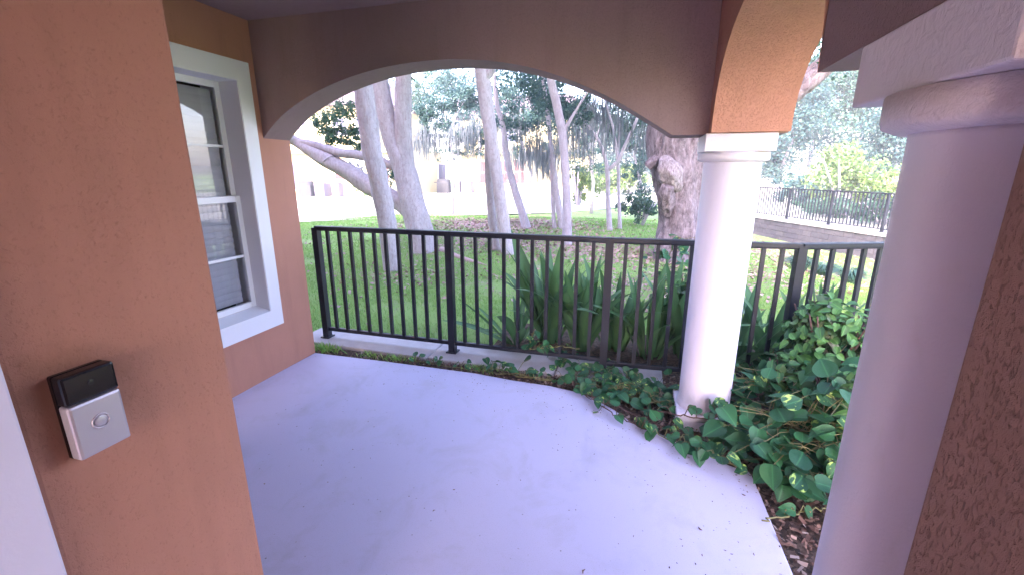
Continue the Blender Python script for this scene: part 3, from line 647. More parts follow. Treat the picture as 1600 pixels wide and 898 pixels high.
tree('twin_tree', 'pale tree of two close upright trunks in the middle of the lawn', M_barkP,
     [[(796, 408, 10), (790, 370, 9.5), (783, 320, 9.5), (776, 270, 9.5), (768, 220, 10), (761, 170, 10.5), (754, 120, 11), (747, 60, 10), (740, -60, 8), (735, -160, 5)],
      [(777, 404, 7.5, .3), (771, 360, 6.5, .3), (766, 310, 6, .3), (763, 260, 6, .25), (764, 215, 6, .15), (764, 180, 5, .05)],
      [(757, 122, 8), (766, 112, 6), (775, 90, 5), (790, 30, 4), (800, -60, 3)]], 8.3,
     [(760, -60, 0, 2.2, 1.1, 1500, .055), (840, 30, 2, 1.8, .6, 900, .055)])
tree('leaning_tree', 'leaning pale trunk sloping left between the twin trunks and the paired trunks', M_barkT,
     [[(828, 368, 7), (818, 340, 6.5), (808, 308, 6), (798, 275, 5.5), (790, 235, 5), (786, 200, 4), (776, 160, 3.5), (770, 100, 3)]], 11.8,
     [(800, 190, .5, .8, .5, 420, .055, M_leafB), (815, 130, 1, 1.2, .8, 800, .06, M_leafB)], mosses=[(835, 215, .5, 16, .35, (.6, 1.5)), (850, 245, .5, 12, .3, (.5, 1.3))])
tree('paired_tree', 'pale upright trunk forming the right side of a close pair', M_barkT,
     [[(885, 396, 9), (886, 350, 7), (885, 300, 6.5), (882, 250, 6.5), (878, 205, 7), (870, 165, 7), (860, 120, 6), (852, 40, 6), (845, -60, 5)],
      [(878, 215, 4), (890, 190, 2.5), (905, 165, 1.8), (918, 145, 1.4), (930, 130, 1)]], 9.8,
     [(860, 60, 0, 1.6, .7, 800, .05), (905, 165, .5, .45, .4, 260, .05, M_leafB), (840, 150, .8, .7, .6, 500, .05, M_leafB)], mosses=[(905, 210, .4, 14, .3, (.4, 1.0))])
tree('thin_trunk_tree', 'thin straight trunk left of the closest paired trunk', M_barkT,
     [[(867, 367, 3.5), (864, 320, 3), (862, 270, 3), (860, 220, 3.2), (855, 170, 3.5), (848, 120, 3), (842, 50, 2.5)],
      [(881, 372, 5), (874, 330, 5), (868, 290, 5), (863, 250, 4.5), (860, 225, 4)]], 12.0,
     [(850, 130, 0, 1.0, .8, 700, .055, M_leafB), (870, 180, .6, .8, .6, 400, .05, M_leafB)])
tree('forked_tree', 'thin tree splitting into a wide fork left of the big oak', M_barkT,
     [[(954, 372, 4.5), (951, 330, 4), (950, 300, 3.5), (949, 265, 4), (946, 250, 3), (938, 225, 2.4), (925, 205, 2), (908, 185, 1.7), (895, 170, 1.4)],
      [(951, 266, 3.2), (960, 258, 3), (967, 250, 3), (975, 232, 2.8), (985, 210, 2.6), (994, 190, 2.4), (1003, 160, 2.2), (1012, 110, 2)],
      [(966, 252, 2.4), (962, 225, 2.2), (958, 200, 2), (952, 180, 1.8), (945, 155, 1.3)]], 12.2,
     [(900, 175, 0, .6, .5, 420, .05, M_leafB), (990, 190, .5, .7, .7, 500, .05), (960, 140, .5, 1.2, .5, 500, .05)], mosses=[(930, 165, .3, 18, .4, (.5, 1.4)), (985, 200, .4, 14, .4, (.6, 1.6)), (955, 150, .4, 14, .4, (.5, 1.4))])
tree('twig_tree', 'thinnest single trunk standing between the fork and the big oak', M_barkT,
     [[(970, 372, 3.5), (968, 340, 3), (967, 300, 2.6), (966, 262, 2.6), (966, 235, 2), (968, 190, 2)]], 12.6, [(975, 150, .6, .7, .5, 300, .05, M_leafB)])
# big rough oak behind the bright column
OT = tree('oak_tree', 'massive rough barked oak with a round burl behind the white column', M_barkO,
     [[(1062, 408, 50), (1060, 385, 40), (1062, 350, 36), (1062, 310, 36), (1060, 275, 44), (1060, 240, 48), (1066, 205, 50), (1080, 160, 50), (1105, 100, 48), (1140, 20, 42), (1180, -80, 32)],
      [(1085, 215, 30), (1130, 195, 24), (1190, 175, 20), (1240, 145, 18), (1290, 100, 17), (1335, 50, 16), (1390, -20, 14), (1450, -120, 9)],
      [(1060, 300, 9, -.30), (1054, 286, 14, -.44), (1048, 274, 18, -.52), (1043, 262, 17, -.54), (1040, 250, 10, -.48), (1040, 244, 3, -.44)],
      [(1045, 330, 14, -.25), (1040, 305, 12, -.5), (1044, 290, 8, -.6)],
      [(1030, 250, 12, -.2), (1018, 255, 8, -.3), (1012, 262, 5, -.3)],
      [(1040, 175, 16), (1000, 120, 12), (960, 40, 9), (920, -60, 7)]], 9.2,
     [(1150, -60, 0, 4.5, 1.5, 5000, .06), (1000, -90, 0, 3.5, 1.2, 2500, .06), (1350, -60, 0, 3.5, 1.5, 2500, .06)], jit=.16, n=80, sub=14, ridge=.09, limb_mats={2: M_barkB})

# ---- background woods (trees with their own trunk and crown)
def bgtree(px, Y, label, cls, m=M_leafB, ph=None, tw=4, mo=()):
    b = at(px, 300, Y); z0 = gz(b.x, b.y); T = thing('wood_tree', label, 'tree', (b.x, b.y, z0), 0, 'trees closing the view behind the lawn'); off = Vector(T.location)
    top = at(px + rng.normal() * 8, min(c[1] for c in cls), Y) - off
    mb = MB(); r0 = tw * .01 * Y / 7; mb.tube([(0, 0, -.2), (rng.normal() * .1, 0, top.z * .35), (rng.normal() * .2, 0, top.z * .7), top], [r0, r0 * .8, r0 * .6, r0 * .3], 10, True, .1); mb.build('trunk', M_barkT, T)
    ch = []
    for (cx_, cy_, rx, rz, cnt, sz) in cls:
        c = at(cx_, cy_, Y) - off; ch.append(subclumps(c, (rx, rx * .8, rz), max(10, cnt // 40), int(cnt * 3.0), sz * .66, .34))
        mb = MB(); s = Vector((0, 0, max(.3, min(c.z - .3, top.z * .7)))); mb.tube([s, (s + c) / 2 + Vector((0, 0, .1)), c], [r0 * .4, r0 * .25, r0 * .1], 6); mb.build('branch', M_barkT, T)
    cards('crown', ch, m, T)
    if mo: stuff(cards('hanging_moss', [moss([at(a, b2, Y) - off + Vector((rng.normal() * sp, rng.normal() * .5, 0)) for _ in range(k)], 14, L_, .016) for (a, b2, k, sp, L_) in mo], M_moss, T))
    return T
bgtree(705, 16, 'blue green mossy tree between the forked tree and the twin trunks', [(690, 165, .9, .6, 900, .06), (730, 150, .8, .7, 900, .06), (665, 185, .6, .6, 500, .06), (700, 205, 1.2, .35, 700, .05), (740, 215, .6, .5, 500, .05), (720, 240, 1.2, .3, 300, .05)], mo=[(670, 215, 26, .5, (.5, 1.3)), (735, 205, 30, .4, (.6, 1.7)), (700, 215, 22, .5, (.4, 1.0))], tw=3)
bgtree(825, 18, 'mossy tree filling the gap right of the twin trunks', [(800, 150, .9, .8, 900, .065), (825, 185, 1.0, .6, 900, .06), (850, 150, .8, .9, 900, .06), (830, 230, .8, .5, 500, .06)], mo=[(838, 240, 30, .45, (.8, 2.2)), (800, 190, 20, .5, (.5, 1.5))], tw=3)
bgtree(925, 19, 'pale hazy tree between the paired trunks and the fork', [(905, 210, .9, .9, 800, .065), (940, 190, 1.0, 1.0, 900, .065), (925, 250, 1.2, .6, 500, .06)], mo=[(920, 190, 26, .6, (.8, 2.0)), (900, 230, 20, .5, (.6, 1.6))], tw=3)
bgtree(1000, 17, 'hazy tree left of the oak above the dark shrub', [(990, 200, .9, 1.0, 900, .065), (1010, 250, .8, .8, 700, .06), (995, 290, .6, .5, 400, .05)], mo=[(1000, 210, 22, .5, (.6, 1.6))], tw=3)
bgtree(745, 21, 'dense blue green tree high behind the twin trunks', [(700, 125, 1.6, .9, 1100, .07), (745, 170, 1.3, .8, 900, .07), (790, 190, 1.2, .8, 800, .07), (870, 190, 1.0, 1.0, 700, .07)], mo=[(690, 180, 20, .6, (.6, 1.6)), (780, 230, 16, .5, (.6, 1.5))], tw=3)
bgtree(640, 24, 'tree behind the left fork near the cream house', [(655, 150, 1.6, 1.3, 800, .08), (690, 130, 1.4, 1.2, 700, .08)], m=M_leafA, tw=3)
# right hand wooded slope
RB = [(1215, 30, [(1215, 215, 2.2, 2.0, 1800, .12), (1240, 160, 2.5, 2.0, 1800, .12), (1200, 255, 1.5, 1.2, 900, .1)], M_leafB, 'blue green tree just right of the white column top'),
      (1330, 34, [(1330, 165, 3.2, 2.2, 2200, .13), (1290, 140, 2.6, 1.8, 1500, .12), (1380, 200, 2.6, 2.2, 1600, .13)], M_leafA, 'dark green tree highest behind the pale bush'),
      (1395, 26, [(1395, 215, 1.8, 1.6, 1500, .1), (1430, 180, 2.2, 1.6, 1200, .1), (1390, 255, 1.2, 1.0, 800, .09)], M_leafB, 'hazy tree touching the near column edge'),
      (1255, 40, [(1255, 210, 3.4, 2.4, 2000, .14), (1300, 120, 4, 3, 2000, .15), (1400, 100, 4, 3, 2000, .15)], M_leafB, 'farthest blue green tree on the wooded slope'),
      (1160, 38, [(1150, 200, 4, 3, 1800, .15), (1180, 120, 4, 3, 1500, .15)], M_leafB, 'tree behind the white column')]
for px_, Y_, cl, m_, lab in RB: bgtree(px_, Y_, lab, cl, m_, tw=3)
for px_, Y_, lab, cl in ((600, 52, 'tall far tree above the cream house roof', [(600, 170, 5, 4, 1600, .2), (540, 175, 5, 3, 1200, .2)]), (880, 50, 'tall far tree right of the pale house', [(880, 250, 4, 2.5, 1500, .18), (850, 215, 4, 3, 1300, .18)]),
                         (960, 55, 'tall far tree behind the fork', [(960, 230, 5, 4, 2000, .2), (1000, 250, 4, 3, 1400, .2), (930, 270, 4, 2, 1000, .18)])):
    bgtree(px_, Y_, lab, cl, M_leafB, tw=2)
# bushes
def bush(px, py, Y, label, r, h, cnt, sz, m, name='bush', zb=None, nst=7):
    b = at(px, py, Y); z0 = gz(b.x, b.y) if zb is None else zb; T = thing(name, label, 'bush', (b.x, b.y, z0))
    ch = [subclumps((rng.normal() * r * .35, rng.normal() * r * .3, h * (.35 + .35 * rng.random())), (r * .75, r * .7, h * .42), max(6, cnt // 300), cnt // 5, sz, .3) for _ in range(5)]
    cards('foliage', ch, m, T); mb = MB()
    for k in range(nst): a = rng.random() * 6.28; mb.tube([(0, 0, -.05), (math.cos(a) * r * .3, math.sin(a) * r * .3, h * .4), (math.cos(a) * r * .65, math.sin(a) * r * .6, h * .75)], [.03 * h, .02 * h, .008 * h], 5)
    mb.build('stems', M_barkT, T); return T
bush(1315, 305, 22, 'big rounded yellow green bush beyond the road railing', 1.7, 3.0, 6000, .07, M_leafY, zb=-.3)
bush(1255, 305, 27, 'bluish bush left of the yellow green bush', 1.3, 1.6, 2500, .08, M_leafB, zb=-.3)
bush(1385, 305, 19, 'bright green bush low beside the near column', .9, 1.7, 2500, .06, M_leafC, zb=-.3)
bush(1320, 318, 20.5, 'dark teal hedge showing through the far railing', 1.3, .9, 2500, .06, M_leafA, zb=-.3)
bush(1385, 318, 18, 'dark hedge seen through the right end of the far railing', 1.2, 1.05, 2500, .06, M_leafA, zb=-.3)
bush(903, 315, 24, 'leafy green sapling bush right of the paired trunks', .8, 2.8, 1800, .08, M_leafC)
bush(940, 290, 36, 'flowering pale bush beyond the pale ground left of the fork', 1.6, 2.2, 2000, .11, M_leafY)
bush(985, 290, 36, 'round green bush beyond the pale ground right of the fork', 1.8, 2.3, 2200, .11, M_leafC)
bush(1003, 350, 13.5, 'dark shrub at the foot of the oak, left side', .6, .95, 2200, .045, M_leafA)
bush(570, 285, 28, 'small flowering shrub by the cream house', .7, .8, 500, .08, M_leafY)
for px_, Y_, lab in ((1252, 11.0, 'dark grassy tuft left of the railing post on the right'), (1292, 11.2, 'dark grassy tuft under the retaining wall, middle one'), (1335, 10.2, 'dark grassy tuft nearest the close column')):
    b = at(px_, 400, Y_); T = thing('liriope_tuft', lab, 'grass tuft', (b.x, b.y, gz(b.x, b.y)))
    n = 260; out = []
    for _ in range(n):
        a = rng.random() * 6.28; l = rng.uniform(.25, .42); r0 = rng.random() * .12; c_, s_ = math.cos(a), math.sin(a)
        p0 = np.array([c_ * r0, s_ * r0, 0]); p1 = p0 + np.array([c_ * l * .35, s_ * l * .35, l * .8]); p2 = p0 + np.array([c_ * l * .9, s_ * l * .9, l * .6]); wv = np.array([-s_, c_, 0]) * .012
        out += [p0 - wv, p0 + wv, p1 + wv, p1 - wv, p1 - wv, p1 + wv, p2 + wv * .2, p2 - wv * .2]
    cards('blades', [np.array(out)], M_leafA, T)

# ---- grass blades over the visible lawn
def blades(n, x0, x1, y0, y1, h, wd, cond):
    x = rng.uniform(x0, x1, n); y = rng.uniform(y0, y1, n); k = cond(x, y); x, y = x[k], y[k]; n = len(x); z = ground(x, y) - .005
    a = rng.uniform(0, 6.28, n); hh = h * rng.uniform(.5, 1.2, n); lx, ly = rng.normal(0, .4, n) * hh, rng.normal(0, .4, n) * hh; cx_, sy_ = np.cos(a) * wd, np.sin(a) * wd
    V = np.stack([np.stack([x - cx_, y - sy_, z], 1), np.stack([x + cx_, y + sy_, z], 1), np.stack([x + lx, y + ly, z + hh], 1)], 1).reshape(-1, 3); return V
def noise2(x, y, s):
    return np.sin(x * s * 1.7 + 2 * np.sin(y * s * 1.3)) * np.sin(y * s * 1.9 + 1.5 * np.sin(x * s * 1.1 + 1))
inview = lambda x, y: (np.abs(np.arctan2(x, y) + R(16)) < R(52)) & ~((x > -1.2) & (y < 4.2)) & (noise2(x, y, 1.1) + rng.normal(0, .35, len(x)) < .55)
V = np.concatenate([blades(150000, -8, 4, 3.44, 8, .045, .0035, inview), blades(130000, -14, 7, 8, 16, .06, .007, inview)])
stuff(link('grass', npmesh('grass', V, np.arange(len(V)).reshape(-1, 3), M_blade)))
# fallen leaves
def litter_(n, cx_, cy_, sx, sy, size):
    x = rng.normal(cx_, sx, n); y = rng.normal(cy_, sy, n); z = ground(x, y) + .02 + rng.random(n) * .02
    k = y > 3.5; x, y, z = x[k], y[k], z[k]; n = len(x)
    a = rng.uniform(0, 6.28, n); s = size * rng.uniform(.5, 1.2, n); tx, ty = rng.normal(0, .3, n) * s, rng.normal(0, .3, n) * s
    ca, sa = np.cos(a) * s, np.sin(a) * s
    return np.stack([np.stack([x - ca, y - sa, z - tx], 1), np.stack([x + sa * .5, y - ca * .5, z + ty], 1), np.stack([x + ca, y + sa, z + tx], 1), np.stack([x - sa * .5, y + ca * .5, z - ty], 1)], 1).reshape(-1, 3)
ch = [litter_(3600, -3.9, 12.4, 1.5, .9, .05), litter_(2000, -2.9, 9.3, 1.2, .7, .04), litter_(2500, -.6, 9.6, 1.3, .9, .04), litter_(2500, 3.6, 14, 1.3, 2.2, .05), litter_(900, .2, 6.2, .5, .7, .03), litter_(600, -3.3, 6.0, .9, .6, .03), litter_(1200, 1.6, 8.2, .8, 1.3, .04), litter_(1800, -4, 12, 3, 3, .04)]
V = np.concatenate(ch); stuff(link('fallen_leaves', npmesh('fallen_leaves', V, np.arange(len(V)).reshape(-1, 4), M_litter)))
# surface root of the branching tree
mb = MB(); pts = [(690, 395), (712, 405), (735, 412), (760, 418)]
mb.tube([Vector((p.x, p.y, gz(p.x, p.y) + .0)) for p in [gp(a, b, -.13) for a, b in pts]], [.07, .06, .05, .02], 8, True, .2); tag(mb.build('surface_root', M_litter), 'pinkish surface root lying in the grass right of the branching tree', 'root')
# mulch chips in the bed
def chips(n, cond, x0, x1, y0, y1, s0, s1):
    out = []; fs = []; k = 0
    while k < n:
        x = random.uniform(x0, x1); y = random.uniform(y0, y1)
        if not cond(x, y): continue
        k += 1; L = random.uniform(s0, s1); W_ = L * random.uniform(.25, .6); a = random.uniform(0, 6.28); z = bedz(x, y) + random.uniform(.004, .022); tl = random.gauss(0, .35); t2 = random.gauss(0, .35)
        ca, sa = math.cos(a), math.sin(a)
        for (u, v_) in ((-L, -W_ * .6), (L * .8, -W_), (L, W_ * .5), (-L * .7, W_)): out.append((x + u * ca - v_ * sa, y + u * sa + v_ * ca, z + u * tl + v_ * t2))
    return np.array(out)
def inslab(x, y):
    c = False; n = len(slab); j = n - 1
    for i in range(n):
        if (slab[i][1] > y) != (slab[j][1] > y) and x < (slab[j][0] - slab[i][0]) * (y - slab[i][1]) / (slab[j][1] - slab[i][1]) + slab[i][0]: c = not c
        j = i
    return c
V = np.concatenate([chips(3500, lambda x, y: not inslab(x, y), .55, 1.5, 1.2, 2.9, .006, .022), chips(4500, lambda x, y: not inslab(x, y) and (y < 3.06 or x > .2), -2.6, 1.5, 2.5, 3.3, .006, .018), chips(800, lambda x, y: not inslab(x, y), -1.4, .4, 2.9, 3.05, .006, .014)])
stuff(link('mulch', npmesh('mulch', V, np.arange(len(V)).reshape(-1, 4), M_chip)))

# little weeds in the soil strip
for (x, y, lab, sc_) in ((-2.56, 2.99, 'small green weed against the foot of the orange wall corner', 1.3), (-2.1, 3.0, 'sparse weed in the soil strip nearest the wall', .8), (-1.85, 3.0, 'low weed in the soil strip between wall and second railing post', .9), (-1.1, 3.0, 'green weed in the soil strip just right of the second railing post', .9)):
    T = thing('weed', lab, 'weed', (x, y, -.02)); out = []
    for _ in range(int(90 * sc_)):
        a = rng.random() * 6.28; l = rng.uniform(.03, .09) * sc_; r0 = abs(rng.normal()) * .07; b_ = rng.random() * 6.28; p0 = np.array([math.cos(b_) * r0 * 1.6, math.sin(b_) * r0 * .4, 0]); d_ = np.array([math.cos(a), math.sin(a) * .5, .9]) * l; wv = np.array([-math.sin(a), math.cos(a), 0]) * .005 * sc_
        out += [p0, p0 + d_ * .5 + wv, p0 + d_, p0 + d_ * .5 - wv]
    stuff(cards('blades', [np.array(out)], M_blade, T))
# ================================================================== STRAP-LEAF PLANTS behind the railing
def strap_mesh(bend, wid, fold=.25):
    mb = MB(); n = 9; vs = []
    for i in range(n + 1):
        s = i / n; wv = wid * (.35 + .65 * math.sin(min(1, s * 1.7) * math.pi / 2)) * (1 - max(0, (s - .45) / .55) ** 1.8)
        y = bend * s ** 2.2 * .55; z = s * (1 - .22 * bend * s)
        for u in (-1, 0, 1): vs.append((u * wv, y - (1 - abs(u)) * 0 + abs(u) * wv * -fold, z))
    mb.add(vs, [(i * 3 + k, i * 3 + k + 1, (i + 1) * 3 + k + 1, (i + 1) * 3 + k) for i in range(n) for k in range(2)], True)
    return mb.mesh('leaf', M_strap)
straps = [strap_mesh(b, w_) for b, w_ in ((.12, .058), (.35, .062), (.7, .066), (1.2, .06), (.06, .075))]
def strap_plant(x, y, label, n, hmin, hmax, spread, lean=0, z0=-.05):
    T = thing('strap_leaf_plant', label, 'plant', (x, y, z0), 0)
    for k in range(int(n * 1.7)):
        a = random.uniform(0, 6.28); s = random.uniform(hmin * .95, hmax * 1.12); r = random.random() ** .7
        o = link('leaf', random.choice(straps), T, (math.cos(a) * .10 * r, math.sin(a) * .08 * r, 0), None, (s, s, s))
        o.rotation_euler = (-spread * r * random.uniform(.5, 1.2), random.gauss(0, .15), a - math.pi / 2 + random.gauss(0, .3))
    return T
for x, y, lab, n, h0, h1, sp in (
    (-1.02, 3.72, 'leftmost low strap leaved plant with drooping dark leaves behind the railing', 9, .45, .75, 1.0),
    (-.72, 3.80, 'tall strap leaved plant whose blades rise above the railing middle', 13, .7, 1.0, .45),
    (-.42, 3.70, 'dense dark strap leaved clump left of the centre post', 14, .6, .88, .4),
    (-.12, 3.78, 'strap leaved clump directly behind the centre post', 13, .6, .85, .45),
    (.16, 3.70, 'strap leaved clump right of the centre post', 13, .55, .85, .4),
    (.44, 3.76, 'strap leaved clump against the left edge of the white column', 12, .6, .9, .5),
    (.78, 3.62, 'strap leaved clump just right of the white column', 11, .5, .8, .6),
    (1.10, 3.85, 'wide leaved clump behind the thick right hand post', 10, .45, .8, .6),
    (1.55, 4.1, 'strap leaved clump beside the leafy shrub', 9, .5, .8, .6)):
    strap_plant(x, y, lab, n, h0, h1, sp)

# ================================================================== POTHOS VINES and SHRUB
def heart_mesh(curl, name='leaf', m=M_pothos, w=.42):
    prof_ = [(0, 0.0), (-.07, .14), (-.07, .26), (0, .37), (.12, .44), (.27, .47), (.42, .45), (.56, .385), (.69, .29), (.80, .19), (.89, .10), (.95, .045), (1.0, 0)]
    mb = MB(); vs = []
    for (s, hw) in prof_:
        z = -curl * s * s * .35
        for u in (-1, -.5, 0, .5, 1): vs.append((u * hw * w / .42, s, z + abs(u) ** 1.5 * hw * .32 - .0))
    n = len(prof_); mb.add(vs, [(i * 5 + k, i * 5 + k + 1, (i + 1) * 5 + k + 1, (i + 1) * 5 + k) for i in range(n - 1) for k in range(4)], True); return mb.mesh(name, m)
hearts = [heart_mesh(c) for c in (.1, .35, .7, 1.0)]
def vine(label, pts, n, smin, smax, hfun, sw=.12, stem=True, m_stem=M_stem, up=.6):
    """pts: polyline the stem creeps along; leaves sit to both sides on short petioles"""
    T = thing('pothos_vine', label, 'vine', (pts[0][0], pts[0][1], 0)); off = Vector(T.location)
    P = [Vector((x, y, z)) for x, y, z in pts]; seg = [(P[i + 1] - P[i]).length for i in range(len(P) - 1)]; L = sum(seg)
    def pos(s):
        d_ = s * L
        for i, q in enumerate(seg):
            if d_ <= q: return P[i].lerp(P[i + 1], d_ / q)
            d_ -= q
        return P[-1]
    pet = MB()
    if stem:
        mb = MB(); mb.tube([pos(k / 24) + Vector((mn.noise(Vector((k * .6, 1, 0))) * .03, mn.noise(Vector((k * .6, 9, 0))) * .03, 0)) - off for k in range(25)], .004, 6); mb.build('stem', m_stem, T)
    for k in range(n):
        p = pos(random.random()); q = p + Vector((random.gauss(0, sw), random.gauss(0, sw), 0)); q.z = max(q.z, hfun(q.x, q.y)) + random.uniform(.01, .07)
        if q.z < .02 and inslab(q.x, q.y): q.z = .02 + random.random() * .03
        pet.tube([p - off, (p + q) / 2 + Vector((0, 0, .03)) - off, q - off], [.003, .0025, .002], 4, False)
        s = random.uniform(smin, smax) * .9; az_ = random.uniform(0, 6.28)
        tilt = random.uniform(-.15, 1.0)
        rot = Matrix.Rotation(az_, 3, 'Z') @ Matrix.Rotation(-tilt * .75, 3, 'X') @ Matrix.Rotation(random.gauss(0, .3), 3, 'Y')
        face = Matrix.Rotation(random.uniform(.1, up), 3, 'X')      # leaves turn their faces to the open side
        link('leaf', random.choice(hearts), T, q - off, (face @ rot).to_euler(), s)
    stuff(pet.build('petioles', m_stem, T)); return T
flat = lambda x, y: -.02
def mound(x, y):       # shape of the overgrown heap right of the column
    return .05 + .42 * float(sstep(.55, 1.15, x)) * float(sstep(1.3, 2.6, y))
g_ = lambda a, b, z=0.02: tuple(gp(a, b, z))
vine('pothos runner creeping in the narrow soil strip below the railing', [g_(760, 572), g_(840, 590), g_(920, 600), g_(1000, 610)], 26, .05, .085, flat, .05)
vine('pothos hanging over the curb below the railing centre post', [g_(870, 550), g_(900, 575), g_(950, 590), g_(1010, 600)], 34, .05, .09, flat, .07)
vine('pothos cluster on the slab edge left of the white column', [g_(900, 585), g_(940, 610), g_(1000, 620), g_(1050, 630)], 42, .06, .10, flat, .07)
vine('long brown runner of pothos lying across the slab in front of the column foot', [g_(885, 590, .03), g_(950, 628, .03), g_(1010, 655, .03), g_(1070, 680, .03), g_(1130, 700, .03), g_(1180, 720, .03)], 14, .06, .095, flat, .03, True, M_stemB)
vine('pothos curling over the white column plinth', [g_(1020, 640, .08), g_(1075, 650, .15), g_(1110, 655, .15), g_(1150, 640, .15)], 8, .06, .09, flat, .03, True, M_stemB)
vine('pothos with large leaves at the slab corner', [g_(1120, 680, .03), g_(1170, 690, .05), g_(1220, 700, .08), g_(1270, 690, .08), g_(1310, 680, .1)], 52, .08, .135, lambda x, y: .04, .09)
vine('pothos mass climbing right of the white column foot', [(.72, 2.55, .1), (.86, 2.45, .15), (1.02, 2.35, .22), (1.18, 2.3, .25)], 95, .08, .14, lambda x, y: mound(x, y) * random.random(), .16)
vine('pothos mass halfway up the green heap on the right', [(.75, 2.9, .15), (.95, 2.8, .25), (1.15, 2.7, .32), (1.4, 2.6, .35)], 110, .075, .13, lambda x, y: mound(x, y) * random.random(), .2)
vine('pothos with yellow streaked leaves at the base of the right railing posts', [(.62, 3.15, .05), (.9, 3.2, .12), (1.2, 3.2, .2), (1.6, 3.2, .3)], 80, .06, .10, lambda x, y: mound(x, y) * .8 * random.random(), .12)
vine('pothos climbing low along the right foot of the railing left of the column', [(-.3, 3.1, .0), (0, 3.12, .0), (.25, 3.1, .0)], 34, .05, .085, flat, .09)
vine('pothos twining up pickets left of the centre post', [at(830, 520, 3.22)[:], at(828, 545, 3.2)[:], at(880, 540, 3.2)[:], at(905, 545, 3.2)[:]], 12, .06, .09, lambda x, y: 0, .03)
vine('lone light green runner crossing the mulch by the close column', [g_(1190, 812, .02), g_(1225, 806, .02), g_(1262, 797, .02), g_(1300, 790, 0)], 3, .055, .075, flat, .02)
vine('pothos climbing the oak foot behind the railing', [at(1035, 470, 4.4)[:], at(1040, 420, 4.4)[:], at(1050, 385, 4.4)[:], at(1062, 375, 4.4)[:]], 36, .07, .12, lambda x, y: 0, .09)
vine('pothos with dark broad leaves low in front of the close column', [g_(1190, 725, .04), g_(1240, 735, .05), (.86, 2.1, .06), (1.05, 2.05, .1)], 46, .09, .14, lambda x, y: .06, .08)
vine('pothos thicket behind the slab corner', [(.62, 2.45, .05), (.8, 2.3, .12), (1.0, 2.2, .15), (1.2, 2.05, .15)], 70, .08, .13, lambda x, y: mound(x, y) * .7 * random.random(), .13)
vine('pothos trailing through the bed between railing and slab, left of the column foot', [(-.1, 2.95, .0), (.1, 2.85, .02), (.25, 2.75, .02), (.3, 2.95, .03)], 46, .06, .10, flat, .09)
vine('small leaved pothos strand along the slab back edge near the second post', [g_(640, 562, 0), g_(720, 575, 0), g_(800, 585, 0), g_(860, 595, 0)], 34, .035, .06, flat, .03)
vine('pothos leaves spilling forward over the slab edge left of the column foot', [g_(890, 600, .02), g_(950, 640, .02), g_(1010, 672, .02)], 18, .05, .085, flat, .035, True, M_stemB)
vine('pothos leaves spilling over the slab edge in front of the column plinth', [g_(1000, 665, .02), g_(1060, 692, .02), g_(1120, 716, .02), g_(1165, 732, .02)], 22, .055, .095, flat, .035)
# upright leafy shrub behind the railing at right
def shrub(x, y, z0, label, r, h, n):
    T = thing('leafy_shrub', label, 'shrub', (x, y, z0)); lv = [heart_mesh(c, 'leaf', M_shrubleaf, .30) for c in (.2, .6)]
    mb = MB()
    for k in range(9): a = random.uniform(0, 6.28); mb.tube([(0, 0, -.05), (math.cos(a) * r * .3, math.sin(a) * r * .3, h * .45), (math.cos(a) * r * .75, math.sin(a) * r * .75, h * .85)], [.014, .009, .004], 6)
    mb.build('stems', M_stemB, T)
    for k in range(n):
        u = Vector((random.gauss(0, 1), random.gauss(0, 1), random.gauss(0, 1))).normalized(); u.z = abs(u.z) if random.random() < .75 else u.z
        rr = random.uniform(.60, 1.02); p = Vector((u.x * r * rr, u.y * r * rr, h * .5 + u.z * h * .5 * rr)); s = random.uniform(.045, .075)
        o = link('leaf', random.choice(lv), T, p, None, s); q = (u + Vector((0, -.2, .5)) + Vector((random.gauss(0, .3), random.gauss(0, .3), random.gauss(0, .3)))).normalized()
        o.rotation_euler = (q.to_track_quat('Z', 'Y').to_matrix() @ Matrix.Rotation(random.uniform(0, 6.28), 3, 'Z')).to_euler()
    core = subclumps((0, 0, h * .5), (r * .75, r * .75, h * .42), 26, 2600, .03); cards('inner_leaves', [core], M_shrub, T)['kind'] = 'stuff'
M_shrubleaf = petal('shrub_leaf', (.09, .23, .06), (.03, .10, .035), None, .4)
shrub(1.19, 3.02, 0, 'rounded light green leafy shrub against the railing beside the close column', .29, .80, 300)
shrub(1.0, 2.86, -.05, 'dark leafy shrub in front of the right railing post', .22, .50, 200)
shrub(.50, 3.95, -.1, 'fine leaved dark shrub behind the railing left of the bright column', .30, .85, 200)
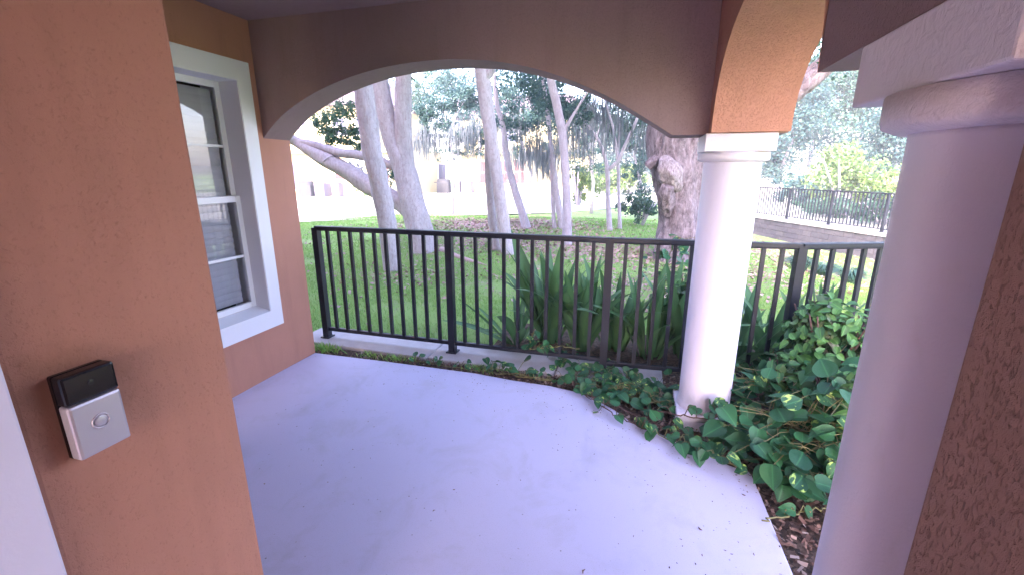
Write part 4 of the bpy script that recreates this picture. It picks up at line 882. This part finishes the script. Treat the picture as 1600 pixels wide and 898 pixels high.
shrub(1.16, 2.55, -.05, 'dark leafy shrub half hidden behind the close white column', .24, .55, 200)
# fine leaf crumbs along the planted edge of the slab
out = []
while len(out) < 4 * 420:
    x = random.uniform(-2.4, .66); y = random.uniform(.9, 2.93)
    if not inslab(x, y): continue
    dd = min(math.hypot(x - a, y - b) for a, b in slab[3:22])
    if random.random() > math.exp(-dd / .22) + .02: continue
    a = random.uniform(0, 6.28); L = random.uniform(.0015, .006); W_ = L * random.uniform(.25, .7); ca, sa = math.cos(a), math.sin(a)
    out += [(x + u * ca - v_ * sa, y + u * sa + v_ * ca, .0015 + random.random() * .002) for u, v_ in ((-L, -W_), (L, -W_ * .6), (L * .8, W_), (-L * .7, W_ * .8))]
stuff(link('leaf_crumbs', npmesh('leaf_crumbs', np.array(out), np.arange(len(out)).reshape(-1, 4), M_chip)))
# debris on the slab
for (px_, py_, s_) in ((678, 798, .006), (1094, 826, .010), (990, 838, .005), (1162, 773, .008), (912, 893, .01), (1178, 866, .006), (1040, 742, .005), (875, 655, .006), (600, 600, .006), (1010, 770, .004), (1133, 860, .005)):
    p = gp(px_, py_); mb = MB(); a = random.uniform(0, 3)
    mb.tube([(-s_, 0, .002), (0, s_ * .4, .004), (s_ * 1.2, -s_ * .2, .002)], [s_ * .15, s_ * .35, s_ * .12], 5); o = mb.build('debris_speck', M_chip, None, (p.x, p.y, .001)); o.rotation_euler = (0, 0, a)
    tag(o, 'tiny dark bit of leaf debris lying on the pale patio concrete', 'debris', 'debris specks on the patio slab')

# ================================================================== AIR: thin volume added for the look of veiling lens flare
hz = MB(); hz.box((-70, -14, -3.2), (60, 75, 16)); M_veil = bpy.data.materials.new('flare_veil_air'); M_veil.use_nodes = True
hn = M_veil.node_tree; hn.nodes.remove(hn.nodes['Principled BSDF']); pv = hn.nodes.new('ShaderNodeVolumePrincipled')
pv.inputs['Color'].default_value = (.90, .92, 1, 1); pv.inputs['Density'].default_value = .0036; hn.links.new(pv.outputs[0], hn.nodes['Material Output'].inputs['Volume'])
stuff(hz.build('flare_veil', M_veil))
